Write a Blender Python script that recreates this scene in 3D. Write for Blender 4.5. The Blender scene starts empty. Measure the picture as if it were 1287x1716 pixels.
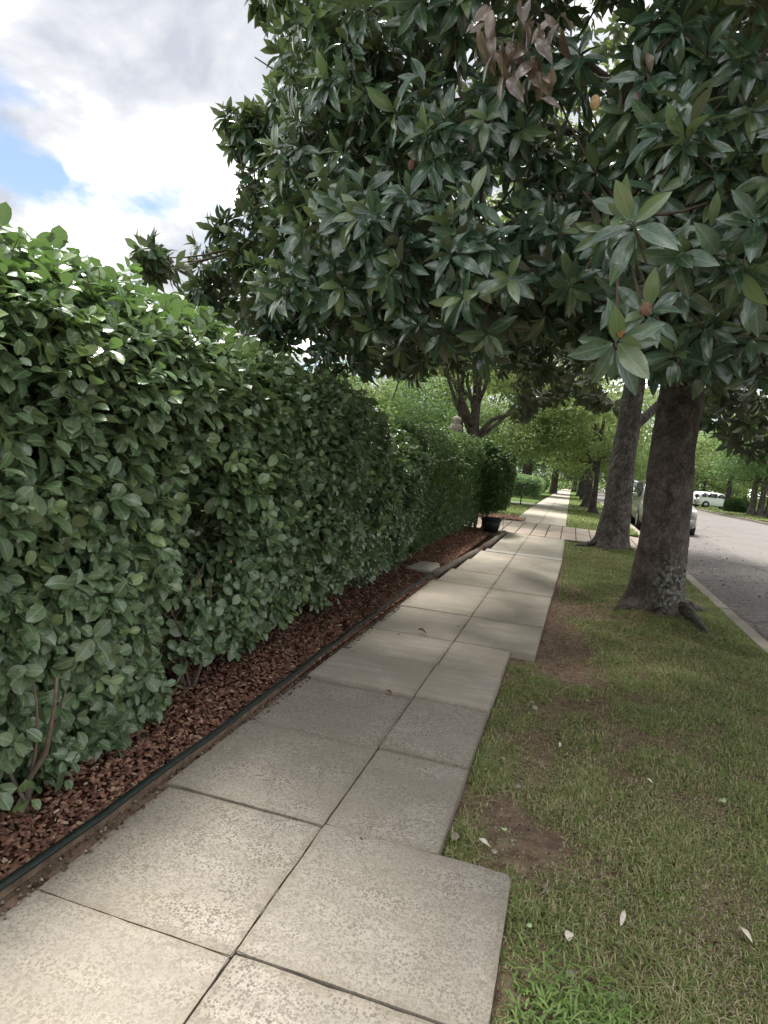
import bpy, bmesh, math, random
import numpy as np
from mathutils import Vector, Matrix

rng = np.random.default_rng(11)
random.seed(11)
SC = bpy.context.scene
COL = SC.collection

# ------------------------------------------------------------------ camera, sky, sun, exposure
F_PX, CAM_H = 1060.0, 1.55
RM = np.array([[0.95375571, -0.11527608, 0.27759949],
               [0.28559582, 0.05955553, -0.95649786],
               [0.09372875, 0.99154655, 0.08972379]])
cam = bpy.data.cameras.new('camera')
cam.sensor_fit = 'HORIZONTAL'
cam.sensor_width = 36.0
cam.lens = F_PX / 1287 * 36
cam.clip_start = 0.05
cam.clip_end = 2000
camo = bpy.data.objects.new('camera', cam)
COL.objects.link(camo)
M4 = Matrix([list(RM[i]) + [0.0] for i in range(3)] + [[0, 0, 0, 1]])
M4.translation = (0, 0, CAM_H)
camo.matrix_world = M4
SC.camera = camo

SUN_AZ = math.radians(-24)      # measured from +Y (the street's direction), negative = to the left
SUN_EL = math.radians(68)
SUN_DIR = Vector((math.sin(SUN_AZ) * math.cos(SUN_EL), math.cos(SUN_AZ) * math.cos(SUN_EL), math.sin(SUN_EL)))

W = bpy.data.worlds.new('World')
SC.world = W
W.use_nodes = True
wn, wl = W.node_tree.nodes, W.node_tree.links
wn.clear()


def wnode(t, **k):
    n = wn.new(t)
    for a, b in k.items():
        setattr(n, a, b)
    return n


wout = wnode('ShaderNodeOutputWorld')
sky = wnode('ShaderNodeTexSky', sky_type='NISHITA', sun_disc=False)
sky.sun_elevation = SUN_EL
sky.sun_rotation = SUN_AZ
bg_sky = wnode('ShaderNodeBackground')
bg_sky.inputs['Strength'].default_value = 0.05
sk_dim = wnode('ShaderNodeVectorMath', operation='SCALE')
sk_dim.inputs['Scale'].default_value = 0.52
wl.new(sky.outputs[0], sk_dim.inputs[0])
wl.new(sk_dim.outputs[0], bg_sky.inputs[0])
tc = wnode('ShaderNodeTexCoord')
sep = wnode('ShaderNodeSeparateXYZ')
wl.new(tc.outputs['Generated'], sep.inputs[0])
zz = wnode('ShaderNodeMath', operation='MAXIMUM'); zz.inputs[1].default_value = 0.0
wl.new(sep.outputs[2], zz.inputs[0])
za = wnode('ShaderNodeMath', operation='ADD'); za.inputs[1].default_value = 0.28
wl.new(zz.outputs[0], za.inputs[0])
cp = wnode('ShaderNodeCombineXYZ')
for i in (0, 1):
    d = wnode('ShaderNodeMath', operation='DIVIDE')
    wl.new(sep.outputs[i], d.inputs[0]); wl.new(za.outputs[0], d.inputs[1])
    wl.new(d.outputs[0], cp.inputs[i])
mp = wnode('ShaderNodeMapping')
mp.inputs['Location'].default_value = (1.248, -5.402, -0.087)
wl.new(cp.outputs[0], mp.inputs[0])
n_cov = wnode('ShaderNodeTexNoise')
for k, v in (('Scale', 1.7), ('Detail', 9), ('Roughness', 0.55), ('Distortion', 0.25)):
    n_cov.inputs[k].default_value = v
wl.new(mp.outputs[0], n_cov.inputs[0])
r_cov = wnode('ShaderNodeValToRGB')
r_cov.color_ramp.elements[0].position = 0.37
r_cov.color_ramp.elements[1].position = 0.45
wl.new(n_cov.outputs[0], r_cov.inputs[0])
n_sh = wnode('ShaderNodeTexNoise')
for k, v in (('Scale', 2.6), ('Detail', 9), ('Roughness', 0.56), ('Distortion', 0.35)):
    n_sh.inputs[k].default_value = v
mp2 = wnode('ShaderNodeMapping')
mp2.inputs['Location'].default_value = (0.1795, 1.1705, 3.6754)
wl.new(cp.outputs[0], mp2.inputs[0])
wl.new(mp2.outputs[0], n_sh.inputs[0])
r_sh = wnode('ShaderNodeValToRGB')
cr = r_sh.color_ramp
cr.elements[0].position = 0.36; cr.elements[0].color = (0.094, 0.0995, 0.112, 1)
cr.elements[1].position = 0.74; cr.elements[1].color = (1.35, 1.35, 1.35, 1)
e = cr.elements.new(0.47); e.color = (0.132, 0.135, 0.141, 1)
e = cr.elements.new(0.56); e.color = (0.20, 0.20, 0.203, 1)
e = cr.elements.new(0.65); e.color = (0.80, 0.80, 0.80, 1)
wl.new(n_sh.outputs[0], r_sh.inputs[0])
bg_cl = wnode('ShaderNodeBackground')
bg_cl.inputs['Strength'].default_value = 1.0
wl.new(r_sh.outputs[0], bg_cl.inputs[0])
mixw = wnode('ShaderNodeMixShader')
wl.new(r_cov.outputs[0], mixw.inputs[0])
wl.new(bg_sky.outputs[0], mixw.inputs[1])
wl.new(bg_cl.outputs[0], mixw.inputs[2])
wl.new(mixw.outputs[0], wout.inputs[0])

sun = bpy.data.lights.new('sun', 'SUN')
sun.energy = 1.15
sun.angle = math.radians(13)
sun.color = (1.0, 0.965, 0.91)
suno = bpy.data.objects.new('sun', sun)
COL.objects.link(suno)
suno.rotation_euler = (-SUN_DIR).to_track_quat('-Z', 'Y').to_euler()
suno.location = (0, 0, 30)

SC.view_settings.view_transform = 'Standard'
SC.view_settings.look = 'None'
SC.view_settings.gamma = 1
SC.view_settings.use_curve_mapping = False
SC.view_settings.exposure = 2.8
SC.cycles.max_bounces = 8
SC.cycles.diffuse_bounces = 4
SC.cycles.transmission_bounces = 5
SC.cycles.use_denoising = True
SC.cycles.denoising_prefilter = 'NONE'


# ------------------------------------------------------------------ helpers
def at(px, py, Y):
    """world point at depth Y on the ray through photograph pixel (px, py)"""
    d = RM @ np.array([px - 643.5, -(py - 858), -F_PX])
    t = Y / d[1]
    return np.array([d[0] * t, Y, CAM_H + d[2] * t])


def gz(y):
    """the street falls gently away beyond the driveway"""
    y = np.asarray(y, float)
    return -0.016 * 3.0 * np.log1p(np.exp(np.clip((y - 25.0) / 3.0, -30, 60)))


_wave = np.random.default_rng(5)
WDIR = _wave.normal(size=(24, 3)); WPH = _wave.uniform(0, 6.28, 24)


def sn(p, s=1.0, k=0, n=6):
    """cheap smooth pseudo-noise in about -1..1"""
    p = np.atleast_2d(p) * s
    o = np.zeros(len(p))
    for i in range(n):
        j = (k * 5 + i) % 24
        o += np.sin(p @ WDIR[j] + WPH[j] + k)
    return o / n * 1.5


def unit(v):
    return v / np.maximum(np.linalg.norm(v, axis=-1, keepdims=True), 1e-9)


def leaf_uv(T):
    """along, across (0 at the midrib, 1 at the margin)"""
    w = max(np.abs(T[:, 1]).max(), 1e-6)
    return np.stack([T[:, 0], np.abs(T[:, 1]) / w, 0 * T[:, 0] + 1], 1)


class Acc:
    """collects geometry in numpy arrays, builds it as one mesh"""
    def __init__(s):
        s.v = []; s.f = []; s.t = []; s.n = 0; s.mi = []; s.uv = []; s.has_uv = False

    def add(s, v, faces, tint=None, mi=0):
        v = np.asarray(v, float)
        s.v.append(v)
        for f in faces:
            s.f.append(np.asarray(f) + s.n)
        s.mi += [mi] * len(faces)
        s.t.append(np.tile(np.array([0.5, 0, 0, 1.0]) if tint is None else np.asarray(tint, float), (len(v), 1)))
        s.uv.append(np.zeros((len(v), 3)))
        s.n += len(v)

    def many(s, V, faces, tints, T=None):
        """V: (N, m, 3), faces: list of tuples over m, tints (N, 4)"""
        N, m, _ = V.shape
        off = (np.arange(N) * m)[:, None] + s.n
        by = {}
        for f in faces:
            by.setdefault(len(f), []).append(f)
        for L, fs in by.items():
            a = np.array(fs).reshape(-1)
            s.f.append(('bulk', L, (off + a[None, :]).reshape(-1, L)))
        s.v.append(V.reshape(-1, 3))
        s.t.append(np.repeat(tints, m, axis=0))
        s.uv.append(np.tile(leaf_uv(T), (N, 1)) if T is not None else np.zeros((N * m, 3)))
        s.has_uv |= T is not None
        s.n += N * m

    def build(s, name, mat, parent=None, smooth=True, loc=None):
        me = bpy.data.meshes.new(name)
        V = np.concatenate(s.v) if s.v else np.zeros((0, 3))
        if loc is not None:
            V = V - np.asarray(loc)
        loops, tot, mi = [], [], []
        k = 0
        for f in s.f:
            if isinstance(f, tuple) and isinstance(f[0], str):
                loops.append(f[2].reshape(-1)); tot.append(np.full(len(f[2]), f[1])); mi.append(np.zeros(len(f[2]), int))
            else:
                loops.append(f); tot.append(np.array([len(f)])); mi.append(np.array([s.mi[k]])); k += 1
        loops = np.concatenate(loops).astype(np.int32); tot = np.concatenate(tot).astype(np.int32)
        me.vertices.add(len(V)); me.vertices.foreach_set('co', V.astype(np.float32).ravel())
        me.loops.add(len(loops)); me.loops.foreach_set('vertex_index', loops)
        me.polygons.add(len(tot))
        st = np.concatenate([[0], np.cumsum(tot)[:-1]]).astype(np.int32)
        me.polygons.foreach_set('loop_start', st)
        if smooth:
            me.polygons.foreach_set('use_smooth', np.ones(len(tot), bool))
        mats = mat if isinstance(mat, (list, tuple)) else [mat]
        for m in mats:
            me.materials.append(m)
        if len(mats) > 1:
            me.polygons.foreach_set('material_index', np.concatenate(mi).astype(np.int32))
        at_ = me.attributes.new('tint', 'FLOAT_COLOR', 'POINT')
        at_.data.foreach_set('color', np.concatenate(s.t).astype(np.float32).ravel())
        if s.has_uv:
            au = me.attributes.new('leafuv', 'FLOAT_VECTOR', 'POINT')
            au.data.foreach_set('vector', np.concatenate(s.uv).astype(np.float32).ravel())
        me.update(calc_edges=True)
        o = bpy.data.objects.new(name, me)
        COL.objects.link(o)
        if parent is not None:
            o.parent = parent
        if loc is not None:
            o.location = loc
        return o


def thing(name, label, cat, loc=(0, 0, 0), group=None, rz=0.0):
    o = bpy.data.objects.new(name, None)
    COL.objects.link(o)
    o.empty_display_size = 0.2
    o.location = loc
    o.rotation_euler = (0, 0, rz)
    tag(o, label, cat, group)
    return o


def tag(o, label=None, cat=None, group=None, kind=None):
    for k, v in (('label', label), ('category', cat), ('group', group), ('kind', kind)):
        if v:
            o[k] = v
    return o


def tube(pts, rad, seg=8, cap=True):
    pts = np.asarray(pts, float); n = len(pts)
    rad = np.broadcast_to(np.asarray(rad, float), (n,))
    T = np.gradient(pts, axis=0); T = unit(T)
    ref = np.array([0.0, 0, 1]) if abs(T[0][2]) < 0.9 else np.array([1.0, 0, 0])
    a = unit(np.cross(T[0], ref)); V = []
    ang = np.linspace(0, 2 * np.pi, seg, endpoint=False)
    for i in range(n):
        a = unit(a - np.dot(a, T[i]) * T[i]); b = np.cross(T[i], a)
        V.append(pts[i] + rad[i] * (np.cos(ang)[:, None] * a + np.sin(ang)[:, None] * b))
    V = np.concatenate(V)
    Fs = []
    for i in range(n - 1):
        for j in range(seg):
            k = (j + 1) % seg
            Fs.append((i * seg + j, i * seg + k, (i + 1) * seg + k, (i + 1) * seg + j))
    if cap:
        Fs.append(tuple(range(seg))[::-1]); Fs.append(tuple((n - 1) * seg + j for j in range(seg)))
    return V, Fs


def bez(p0, p1, p2, n=8):
    t = np.linspace(0, 1, n)[:, None]
    p0, p1, p2 = map(np.asarray, (p0, p1, p2))
    return (1 - t) ** 2 * p0 + 2 * t * (1 - t) * p1 + t ** 2 * p2


def box_v(x0, x1, y0, y1, z0, z1):
    v = np.array([(x0, y0, z0), (x1, y0, z0), (x1, y1, z0), (x0, y1, z0), (x0, y0, z1), (x1, y0, z1), (x1, y1, z1), (x0, y1, z1)], float)
    f = [(0, 3, 2, 1), (4, 5, 6, 7), (0, 1, 5, 4), (1, 2, 6, 5), (2, 3, 7, 6), (3, 0, 4, 7)]
    return v, f


def bm_obj(name, bm, mat, parent=None, smooth=False):
    me = bpy.data.meshes.new(name)
    bm.to_mesh(me); bm.free()
    if smooth:
        for p in me.polygons:
            p.use_smooth = True
    me.materials.append(mat)
    o = bpy.data.objects.new(name, me)
    COL.objects.link(o)
    if parent is not None:
        o.parent = parent
    return o


def prism(name, outline, z0, z1, mat, parent=None, bevel=0.01, seg=2):
    """bevelled slab from a plan outline (counter-clockwise)"""
    bm = bmesh.new()
    lo = [bm.verts.new((x, y, z0)) for x, y in outline]
    hi = [bm.verts.new((x, y, z1)) for x, y in outline]
    bm.faces.new(lo[::-1]); top = bm.faces.new(hi)
    n = len(outline)
    for i in range(n):
        bm.faces.new((lo[i], lo[(i + 1) % n], hi[(i + 1) % n], hi[i]))
    if bevel:
        bmesh.ops.bevel(bm, geom=list(top.edges) + [e for e in bm.edges if abs(e.verts[0].co.z - e.verts[1].co.z) > 1e-4], offset=bevel, segments=seg, affect='EDGES')
    return bm_obj(name, bm, mat, parent)


# ------------------------------------------------------------------ materials
class NT:
    def __init__(s, name):
        s.m = bpy.data.materials.new(name)
        s.m.use_nodes = True
        s.nt = s.m.node_tree
        s.b = s.nt.nodes['Principled BSDF']
        s.out = s.nt.nodes['Material Output']
        s.tcn = None

    def node(s, t, **k):
        n = s.nt.nodes.new(t)
        for a, b in k.items():
            if a.startswith('i_'):
                n.inputs[a[2:].replace('_', ' ')].default_value = b
            else:
                setattr(n, a, b)
        return n

    def link(s, a, b):
        s.nt.links.new(a, b)

    def coord(s, kind='Object', scale=(1, 1, 1), loc=(0, 0, 0)):
        if s.tcn is None:
            s.tcn = s.node('ShaderNodeTexCoord')
        m = s.node('ShaderNodeMapping')
        m.inputs['Scale'].default_value = scale
        m.inputs['Location'].default_value = loc
        s.link(s.tcn.outputs[kind], m.inputs[0])
        return m.outputs[0]

    def geo(s, scale=(1, 1, 1)):
        g = s.node('ShaderNodeNewGeometry')
        m = s.node('ShaderNodeMapping')
        m.inputs['Scale'].default_value = scale
        s.link(g.outputs['Position'], m.inputs[0])
        return m.outputs[0]

    def noise(s, co, scale, detail=4, rough=0.55, dist=0.0):
        n = s.node('ShaderNodeTexNoise')
        n.inputs['Scale'].default_value = scale; n.inputs['Detail'].default_value = detail
        n.inputs['Roughness'].default_value = rough; n.inputs['Distortion'].default_value = dist
        s.link(co, n.inputs['Vector'])
        return n.outputs[0]

    def voro(s, co, scale, feature='F1', out='Distance', rnd=1.0):
        n = s.node('ShaderNodeTexVoronoi')
        n.feature = feature
        n.inputs['Scale'].default_value = scale
        n.inputs['Randomness'].default_value = rnd
        s.link(co, n.inputs['Vector'])
        return n.outputs[out]

    def ramp(s, fac, stops, interp='LINEAR'):
        n = s.node('ShaderNodeValToRGB')
        n.color_ramp.interpolation = interp
        el = n.color_ramp.elements
        while len(el) < len(stops):
            el.new(0.5)
        for e_, (p, c) in zip(el, stops):
            e_.position = p
            e_.color = (c, c, c, 1) if isinstance(c, (int, float)) else (*c, 1)
        s.link(fac, n.inputs[0])
        return n.outputs[0]

    def mix(s, fac, a, b, mode='MIX'):
        n = s.node('ShaderNodeMix', data_type='RGBA', blend_type=mode)
        for inp, v in ((n.inputs[0], fac), (n.inputs[6], a), (n.inputs[7], b)):
            if hasattr(v, 'is_linked'):
                s.link(v, inp)
            elif isinstance(v, (int, float)):
                inp.default_value = v if inp == n.inputs[0] else (v, v, v, 1)
            else:
                inp.default_value = (*v, 1)
        return n.outputs[2]

    def math(s, op, a, b=0.0):
        n = s.node('ShaderNodeMath', operation=op)
        for i, v in enumerate((a, b)):
            if hasattr(v, 'is_linked'):
                s.link(v, n.inputs[i])
            else:
                n.inputs[i].default_value = v
        return n.outputs[0]

    def bump(s, h, strength=0.5, dist=0.01, normal=None):
        n = s.node('ShaderNodeBump')
        n.inputs['Strength'].default_value = strength
        n.inputs['Distance'].default_value = dist
        s.link(h, n.inputs['Height'])
        if normal is not None:
            s.link(normal, n.inputs['Normal'])
        return n.outputs[0]

    def fin(s, col=None, rough=0.8, normal=None, spec=0.3, metal=0.0):
        b = s.b
        if col is not None:
            if hasattr(col, 'is_linked'):
                s.link(col, b.inputs['Base Color'])
            else:
                b.inputs['Base Color'].default_value = (*col, 1)
        if hasattr(rough, 'is_linked'):
            s.link(rough, b.inputs['Roughness'])
        else:
            b.inputs['Roughness'].default_value = rough
        if normal is not None:
            s.link(normal, b.inputs['Normal'])
        b.inputs['Specular IOR Level'].default_value = spec
        b.inputs['Metallic'].default_value = metal
        return s.m


def simple(name, col, rough=0.7, spec=0.3, metal=0.0, var=0.25, scale=30, bump=0.15):
    t = NT(name)
    n = t.noise(t.coord('Object'), scale, 5)
    dark = tuple(c * (1 - var) for c in col); light = tuple(min(1, c * (1 + var)) for c in col)
    c = t.ramp(n, [(0.3, dark), (0.7, light)])
    return t.fin(c, rough, t.bump(n, bump, 0.004), spec, metal)


def leaf_mat(name, cols, under, young, rough=0.35, trans=0.25, trans_col=(0.22, 0.34, 0.05), spec=0.5, vein=True, under_rough=0.7):
    """leaf: tint.r picks the shade of green, tint.g how young it is, tint.b how dry; the underside has its own colour"""
    t = NT(name)
    a = t.node('ShaderNodeAttribute', attribute_name='tint')
    sp = t.node('ShaderNodeSeparateColor')
    t.link(a.outputs['Color'], sp.inputs[0])
    oi = t.node('ShaderNodeObjectInfo')
    r = t.math('FRACT', t.math('ADD', sp.outputs[0], oi.outputs['Random']))
    c = t.ramp(r, [(i / (len(cols) - 1), q) for i, q in enumerate(cols)])
    c = t.mix(sp.outputs[1], c, young)
    g = t.node('ShaderNodeNewGeometry')
    n = t.noise(g.outputs['Position'], 60, 3)
    c = t.mix(t.ramp(n, [(0.35, 0.0), (0.7, 0.35)]), c, tuple(min(1, x * 1.6) for x in cols[-1]))
    au = t.node('ShaderNodeAttribute', attribute_name='leafuv')
    su = t.node('ShaderNodeSeparateXYZ'); t.link(au.outputs['Vector'], su.inputs[0])
    mid = t.ramp(su.outputs[1], [(0.03, 1.0), (0.13, 0.0)])
    sv = t.math('SINE', t.math('MULTIPLY', t.math('SUBTRACT', su.outputs[0], t.math('MULTIPLY', su.outputs[1], 0.22)), 62.0))
    side = t.ramp(sv, [(0.72, 0.0), (1.0, 1.0)])
    vn = t.math('MULTIPLY', t.math('MAXIMUM', mid, t.math('MULTIPLY', side, 0.35)), su.outputs[2])
    c = t.mix(t.math('MULTIPLY', vn, 0.55), c, tuple(min(1, x * 1.9 + 0.03) for x in cols[-1]))
    hv = t.math('SUBTRACT', n, t.math('MULTIPLY', vn, 0.9))
    cu = t.mix(sp.outputs[1], under, tuple(0.5 * (x + y) for x, y in zip(under, young)))
    c = t.mix(g.outputs['Backfacing'], c, cu)
    dry = t.ramp(t.math('ADD', t.math('MULTIPLY', n, 0.6), t.math('MULTIPLY', oi.outputs['Random'], 0.4)), [(0.2, (0.075, 0.050, 0.036)), (0.55, (0.15, 0.108, 0.08)), (0.85, (0.26, 0.195, 0.145))])
    c = t.mix(sp.outputs[2], c, dry)
    ro = t.math('ADD', t.math('MULTIPLY', g.outputs['Backfacing'], under_rough - rough), rough)
    t.fin(c, ro, t.bump(hv, 0.18, 0.003), spec)
    tr = t.node('ShaderNodeBsdfTranslucent')
    tcc = t.mix(sp.outputs[2], t.mix(sp.outputs[1], trans_col, tuple(min(1, x * 1.7) for x in trans_col)), (0.12, 0.07, 0.04))
    t.link(tcc, tr.inputs[0])
    ms = t.node('ShaderNodeMixShader')
    ms.inputs[0].default_value = trans
    t.link(t.b.outputs[0], ms.inputs[1]); t.link(tr.outputs[0], ms.inputs[2])
    t.link(ms.outputs[0], t.out.inputs[0])
    return t.m


M = {}
M['hedge_leaf'] = leaf_mat('hedge_leaf', [(0.056, 0.104, 0.046), (0.100, 0.158, 0.074), (0.17, 0.225, 0.125)], (0.17, 0.21, 0.12), (0.22, 0.29, 0.08), rough=0.24, trans=0.2, trans_col=(0.16, 0.30, 0.06), spec=0.65)
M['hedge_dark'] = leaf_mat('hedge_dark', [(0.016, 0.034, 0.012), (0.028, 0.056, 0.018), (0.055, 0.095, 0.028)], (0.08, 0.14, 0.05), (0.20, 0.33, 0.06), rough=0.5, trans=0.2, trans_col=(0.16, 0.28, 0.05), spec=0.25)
M['magnolia_leaf'] = leaf_mat('magnolia_leaf', [(0.022, 0.049, 0.030), (0.040, 0.078, 0.046), (0.078, 0.124, 0.074)], (0.105, 0.105, 0.062), (0.16, 0.20, 0.075), rough=0.17, trans=0.16, trans_col=(0.17, 0.25, 0.08), spec=0.85)
M['tree_leaf'] = leaf_mat('tree_leaf', [(0.060, 0.098, 0.030), (0.10, 0.15, 0.045), (0.145, 0.19, 0.065)], (0.12, 0.16, 0.07), (0.19, 0.24, 0.08), rough=0.5, trans=0.36, trans_col=(0.26, 0.35, 0.10), spec=0.3)
M['tree_leaf_cool'] = leaf_mat('tree_leaf_cool', [(0.035, 0.075, 0.030), (0.06, 0.11, 0.045), (0.09, 0.15, 0.06)], (0.09, 0.13, 0.06), (0.16, 0.22, 0.06), rough=0.5, trans=0.4, trans_col=(0.20, 0.32, 0.10), spec=0.3)


def bark_mat(name, dark, mid, pale, stretch=6.0, scale=9.0, strength=0.8, lichen=False):
    t = NT(name)
    co = t.coord('Object', (1, 1, 1 / stretch))
    co1 = t.coord('Object')
    n1 = t.noise(co, scale * 2, 8, 0.65, 0.6)
    n2 = t.noise(co1, 3.6, 8, 0.68, 0.8)
    n3 = t.noise(co1, 45, 4, 0.6)
    c = t.ramp(n1, [(0.3, dark), (0.5, mid), (0.72, pale)])
    c = t.mix(t.ramp(n2, [(0.40, 0.85), (0.58, 0.0)]), c, tuple(x * 0.25 for x in mid))
    c = t.mix(t.ramp(n3, [(0.45, 0.0), (0.75, 0.4)]), c, pale)
    if lichen:
        wob = t.node('ShaderNodeVectorMath', operation='ADD')
        t.link(co1, wob.inputs[0])
        wn_ = t.node('ShaderNodeTexNoise'); wn_.inputs['Scale'].default_value = 38; wn_.inputs['Detail'].default_value = 4
        t.link(co1, wn_.inputs['Vector'])
        ws_ = t.node('ShaderNodeVectorMath', operation='SCALE'); ws_.inputs['Scale'].default_value = 0.045
        t.link(wn_.outputs['Color'], ws_.inputs[0]); t.link(ws_.outputs[0], wob.inputs[1])
        v = t.voro(wob.outputs[0], 24, rnd=1.0)
        vc = t.voro(wob.outputs[0], 24, out='Color')
        spot = t.ramp(v, [(0.48, 1.0), (0.58, 0.0)])
        sep_ = t.node('ShaderNodeSeparateXYZ')
        t.link(co1, sep_.inputs[0])
        hz = t.ramp(t.math('MULTIPLY', sep_.outputs[2], 0.5), [(0.02, 0.0), (0.09, 1.0), (0.28, 1.0), (0.38, 0.0)])
        hx = t.ramp(t.math('ADD', sep_.outputs[0], 0.5), [(0.36, 0.0), (0.5, 1.0)])
        msk = t.math('MULTIPLY', t.math('MULTIPLY', spot, hz), hx)
        sc_ = t.node('ShaderNodeSeparateColor'); t.link(vc, sc_.inputs[0])
        msk = t.math('MULTIPLY', msk, t.ramp(sc_.outputs[0], [(0.10, 0.0), (0.2, 1.0)]))
        zone = t.math('MULTIPLY', t.math('MULTIPLY', hz, hx), t.ramp(t.noise(co1, 9, 5), [(0.42, 0.0), (0.55, 0.75)]))
        c = t.mix(zone, c, tuple(x * 0.18 for x in mid))
        c = t.mix(t.math('MULTIPLY', msk, 0.95), c, t.mix(vc, (0.15, 0.16, 0.13), (0.30, 0.32, 0.27)))
    nb = t.bump(n1, strength, 0.02)
    cr_ = t.voro(t.coord('Object', (1, 1, 0.45)), scale * 5, 'DISTANCE_TO_EDGE')
    c = t.mix(t.ramp(cr_, [(0.0, 0.65), (0.10, 0.0)]), c, tuple(x * 0.5 for x in dark))
    nb = t.bump(t.ramp(cr_, [(0.0, 0.0), (0.2, 1.0)]), 0.5 * strength, 0.012, nb)
    nb = t.bump(n3, 0.5, 0.006, nb)
    return t.fin(c, 0.9, nb, 0.15)


M['bark_magnolia'] = bark_mat('bark_magnolia', (0.075, 0.060, 0.052), (0.14, 0.115, 0.10), (0.23, 0.195, 0.17), 1.5, 7, 0.6, True)
M['bark_rough'] = bark_mat('bark_rough', (0.035, 0.029, 0.025), (0.16, 0.137, 0.122), (0.36, 0.32, 0.29), 2.6, 16, 1.2)
M['bark_far'] = bark_mat('bark_far', (0.035, 0.030, 0.026), (0.09, 0.078, 0.066), (0.19, 0.165, 0.14), 5, 10, 0.7)
M['twig'] = simple('twig', (0.10, 0.075, 0.055), 0.8)
M['twig_pale'] = simple('twig_pale', (0.15, 0.115, 0.085), 0.85)


def concrete(name, base, speck, sp_amt, stain=0.35, sc=115.0):
    t = NT(name)
    p = t.geo()
    v = t.voro(p, sc)
    vcol = t.voro(p, sc, out='Color')
    v2 = t.voro(p, sc * 0.6, out='Color')
    s1 = t.node('ShaderNodeSeparateColor'); t.link(vcol, s1.inputs[0])
    s2 = t.node('ShaderNodeSeparateColor'); t.link(v2, s2.inputs[0])
    big = t.noise(p, 1.6, 7, 0.62, 0.3)
    mid = t.noise(p, 9, 5, 0.6)
    fine = t.noise(p, 260, 3, 0.6)
    stone = t.math('MULTIPLY', t.ramp(t.math('ADD', v, t.math('MULTIPLY', t.math('SUBTRACT', fine, 0.5), 0.5)), [(0.46, 1.0), (0.58, 0.0)]), t.ramp(s1.outputs[0], [(0.34, 0.0), (0.44, 1.0)]))
    c = t.mix(t.ramp(fine, [(0.3, 0.0), (0.7, 1.0)]), tuple(x * 0.82 for x in base), tuple(min(1, x * 1.12) for x in base))
    scol = t.mix(s1.outputs[1], speck, tuple(x * 1.9 for x in speck))
    vs = t.voro(p, sc * 2.3, out='Color'); s3 = t.node('ShaderNodeSeparateColor'); t.link(vs, s3.inputs[0])
    c = t.mix(t.math('MULTIPLY', t.ramp(s3.outputs[0], [(0.62, 0.0), (0.70, 1.0)]), sp_amt * 0.5), c, scol)
    c = t.mix(t.math('MULTIPLY', stone, t.math('MULTIPLY', t.ramp(t.noise(p, 5.5, 5), [(0.35, 0.45), (0.62, 1.0)]), sp_amt)), c, scol)
    c = t.mix(t.math('MULTIPLY', t.ramp(s2.outputs[0], [(0.94, 0.0), (0.96, 1.0)]), sp_amt * 0.4), c, tuple(x * 0.9 for x in speck))
    spt = t.ramp(t.noise(p, 3.1, 6, 0.7, 0.5), [(0.60, 0.0), (0.72, stain * 0.9)])
    c = t.mix(spt, c, tuple(x * y for x, y in zip(base, (0.36, 0.35, 0.32))))
    c = t.mix(t.ramp(big, [(0.40, stain), (0.62, 0.0)]), c, tuple(x * y for x, y in zip(base, (0.48, 0.46, 0.40))))
    c = t.mix(t.ramp(mid, [(0.35, stain * 0.5), (0.6, 0.0)]), c, tuple(x * 0.6 for x in base))
    brush = t.noise(t.geo((0.7, 7.0, 1)), 2.2, 6, 0.65)
    c = t.mix(t.ramp(brush, [(0.42, stain * 0.75), (0.60, 0.0)]), c, tuple(x * 0.55 for x in base))
    gs = t.node('ShaderNodeSeparateXYZ'); t.link(t.coord('Generated'), gs.inputs[0])
    ex = t.math('MULTIPLY', gs.outputs[0], t.math('SUBTRACT', 1.0, gs.outputs[0])); ey = t.math('MULTIPLY', gs.outputs[1], t.math('SUBTRACT', 1.0, gs.outputs[1]))
    ed = t.math('ADD', t.math('MINIMUM', ex, ey), t.math('MULTIPLY', t.math('SUBTRACT', mid, 0.5), 0.10))
    c = t.mix(t.ramp(ed, [(0.0, 0.42), (0.05, 0.0)]), c, tuple(x * y for x, y in zip(base, (0.42, 0.38, 0.32))))
    oi = t.node('ShaderNodeObjectInfo')
    c = t.mix(t.math('MULTIPLY', oi.outputs['Random'], 0.22), c, tuple(x * 0.72 for x in base))
    nb = t.bump(stone, 0.25, 0.003)
    nb = t.bump(fine, 0.3, 0.002, nb)
    return t.fin(c, 0.88, nb, 0.2)


M['aggregate'] = concrete('aggregate', (0.43, 0.39, 0.328), (0.085, 0.074, 0.062), 1.0, 0.55, 100)
M['concrete'] = concrete('concrete', (0.52, 0.465, 0.385), (0.16, 0.145, 0.12), 0.35, 0.5, 130)
M['concrete_pale'] = concrete('concrete_pale', (0.52, 0.49, 0.44), (0.26, 0.24, 0.21), 0.3, 0.3, 130)
M['paver'] = concrete('paver', (0.46, 0.385, 0.32), (0.22, 0.19, 0.16), 0.35, 0.55, 120)
M['apron'] = concrete('apron', (0.44, 0.34, 0.27), (0.2, 0.15, 0.12), 0.3, 0.4, 120)
M['kerb'] = concrete('kerb', (0.40, 0.355, 0.30), (0.17, 0.15, 0.13), 0.5, 0.5, 110)


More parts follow.
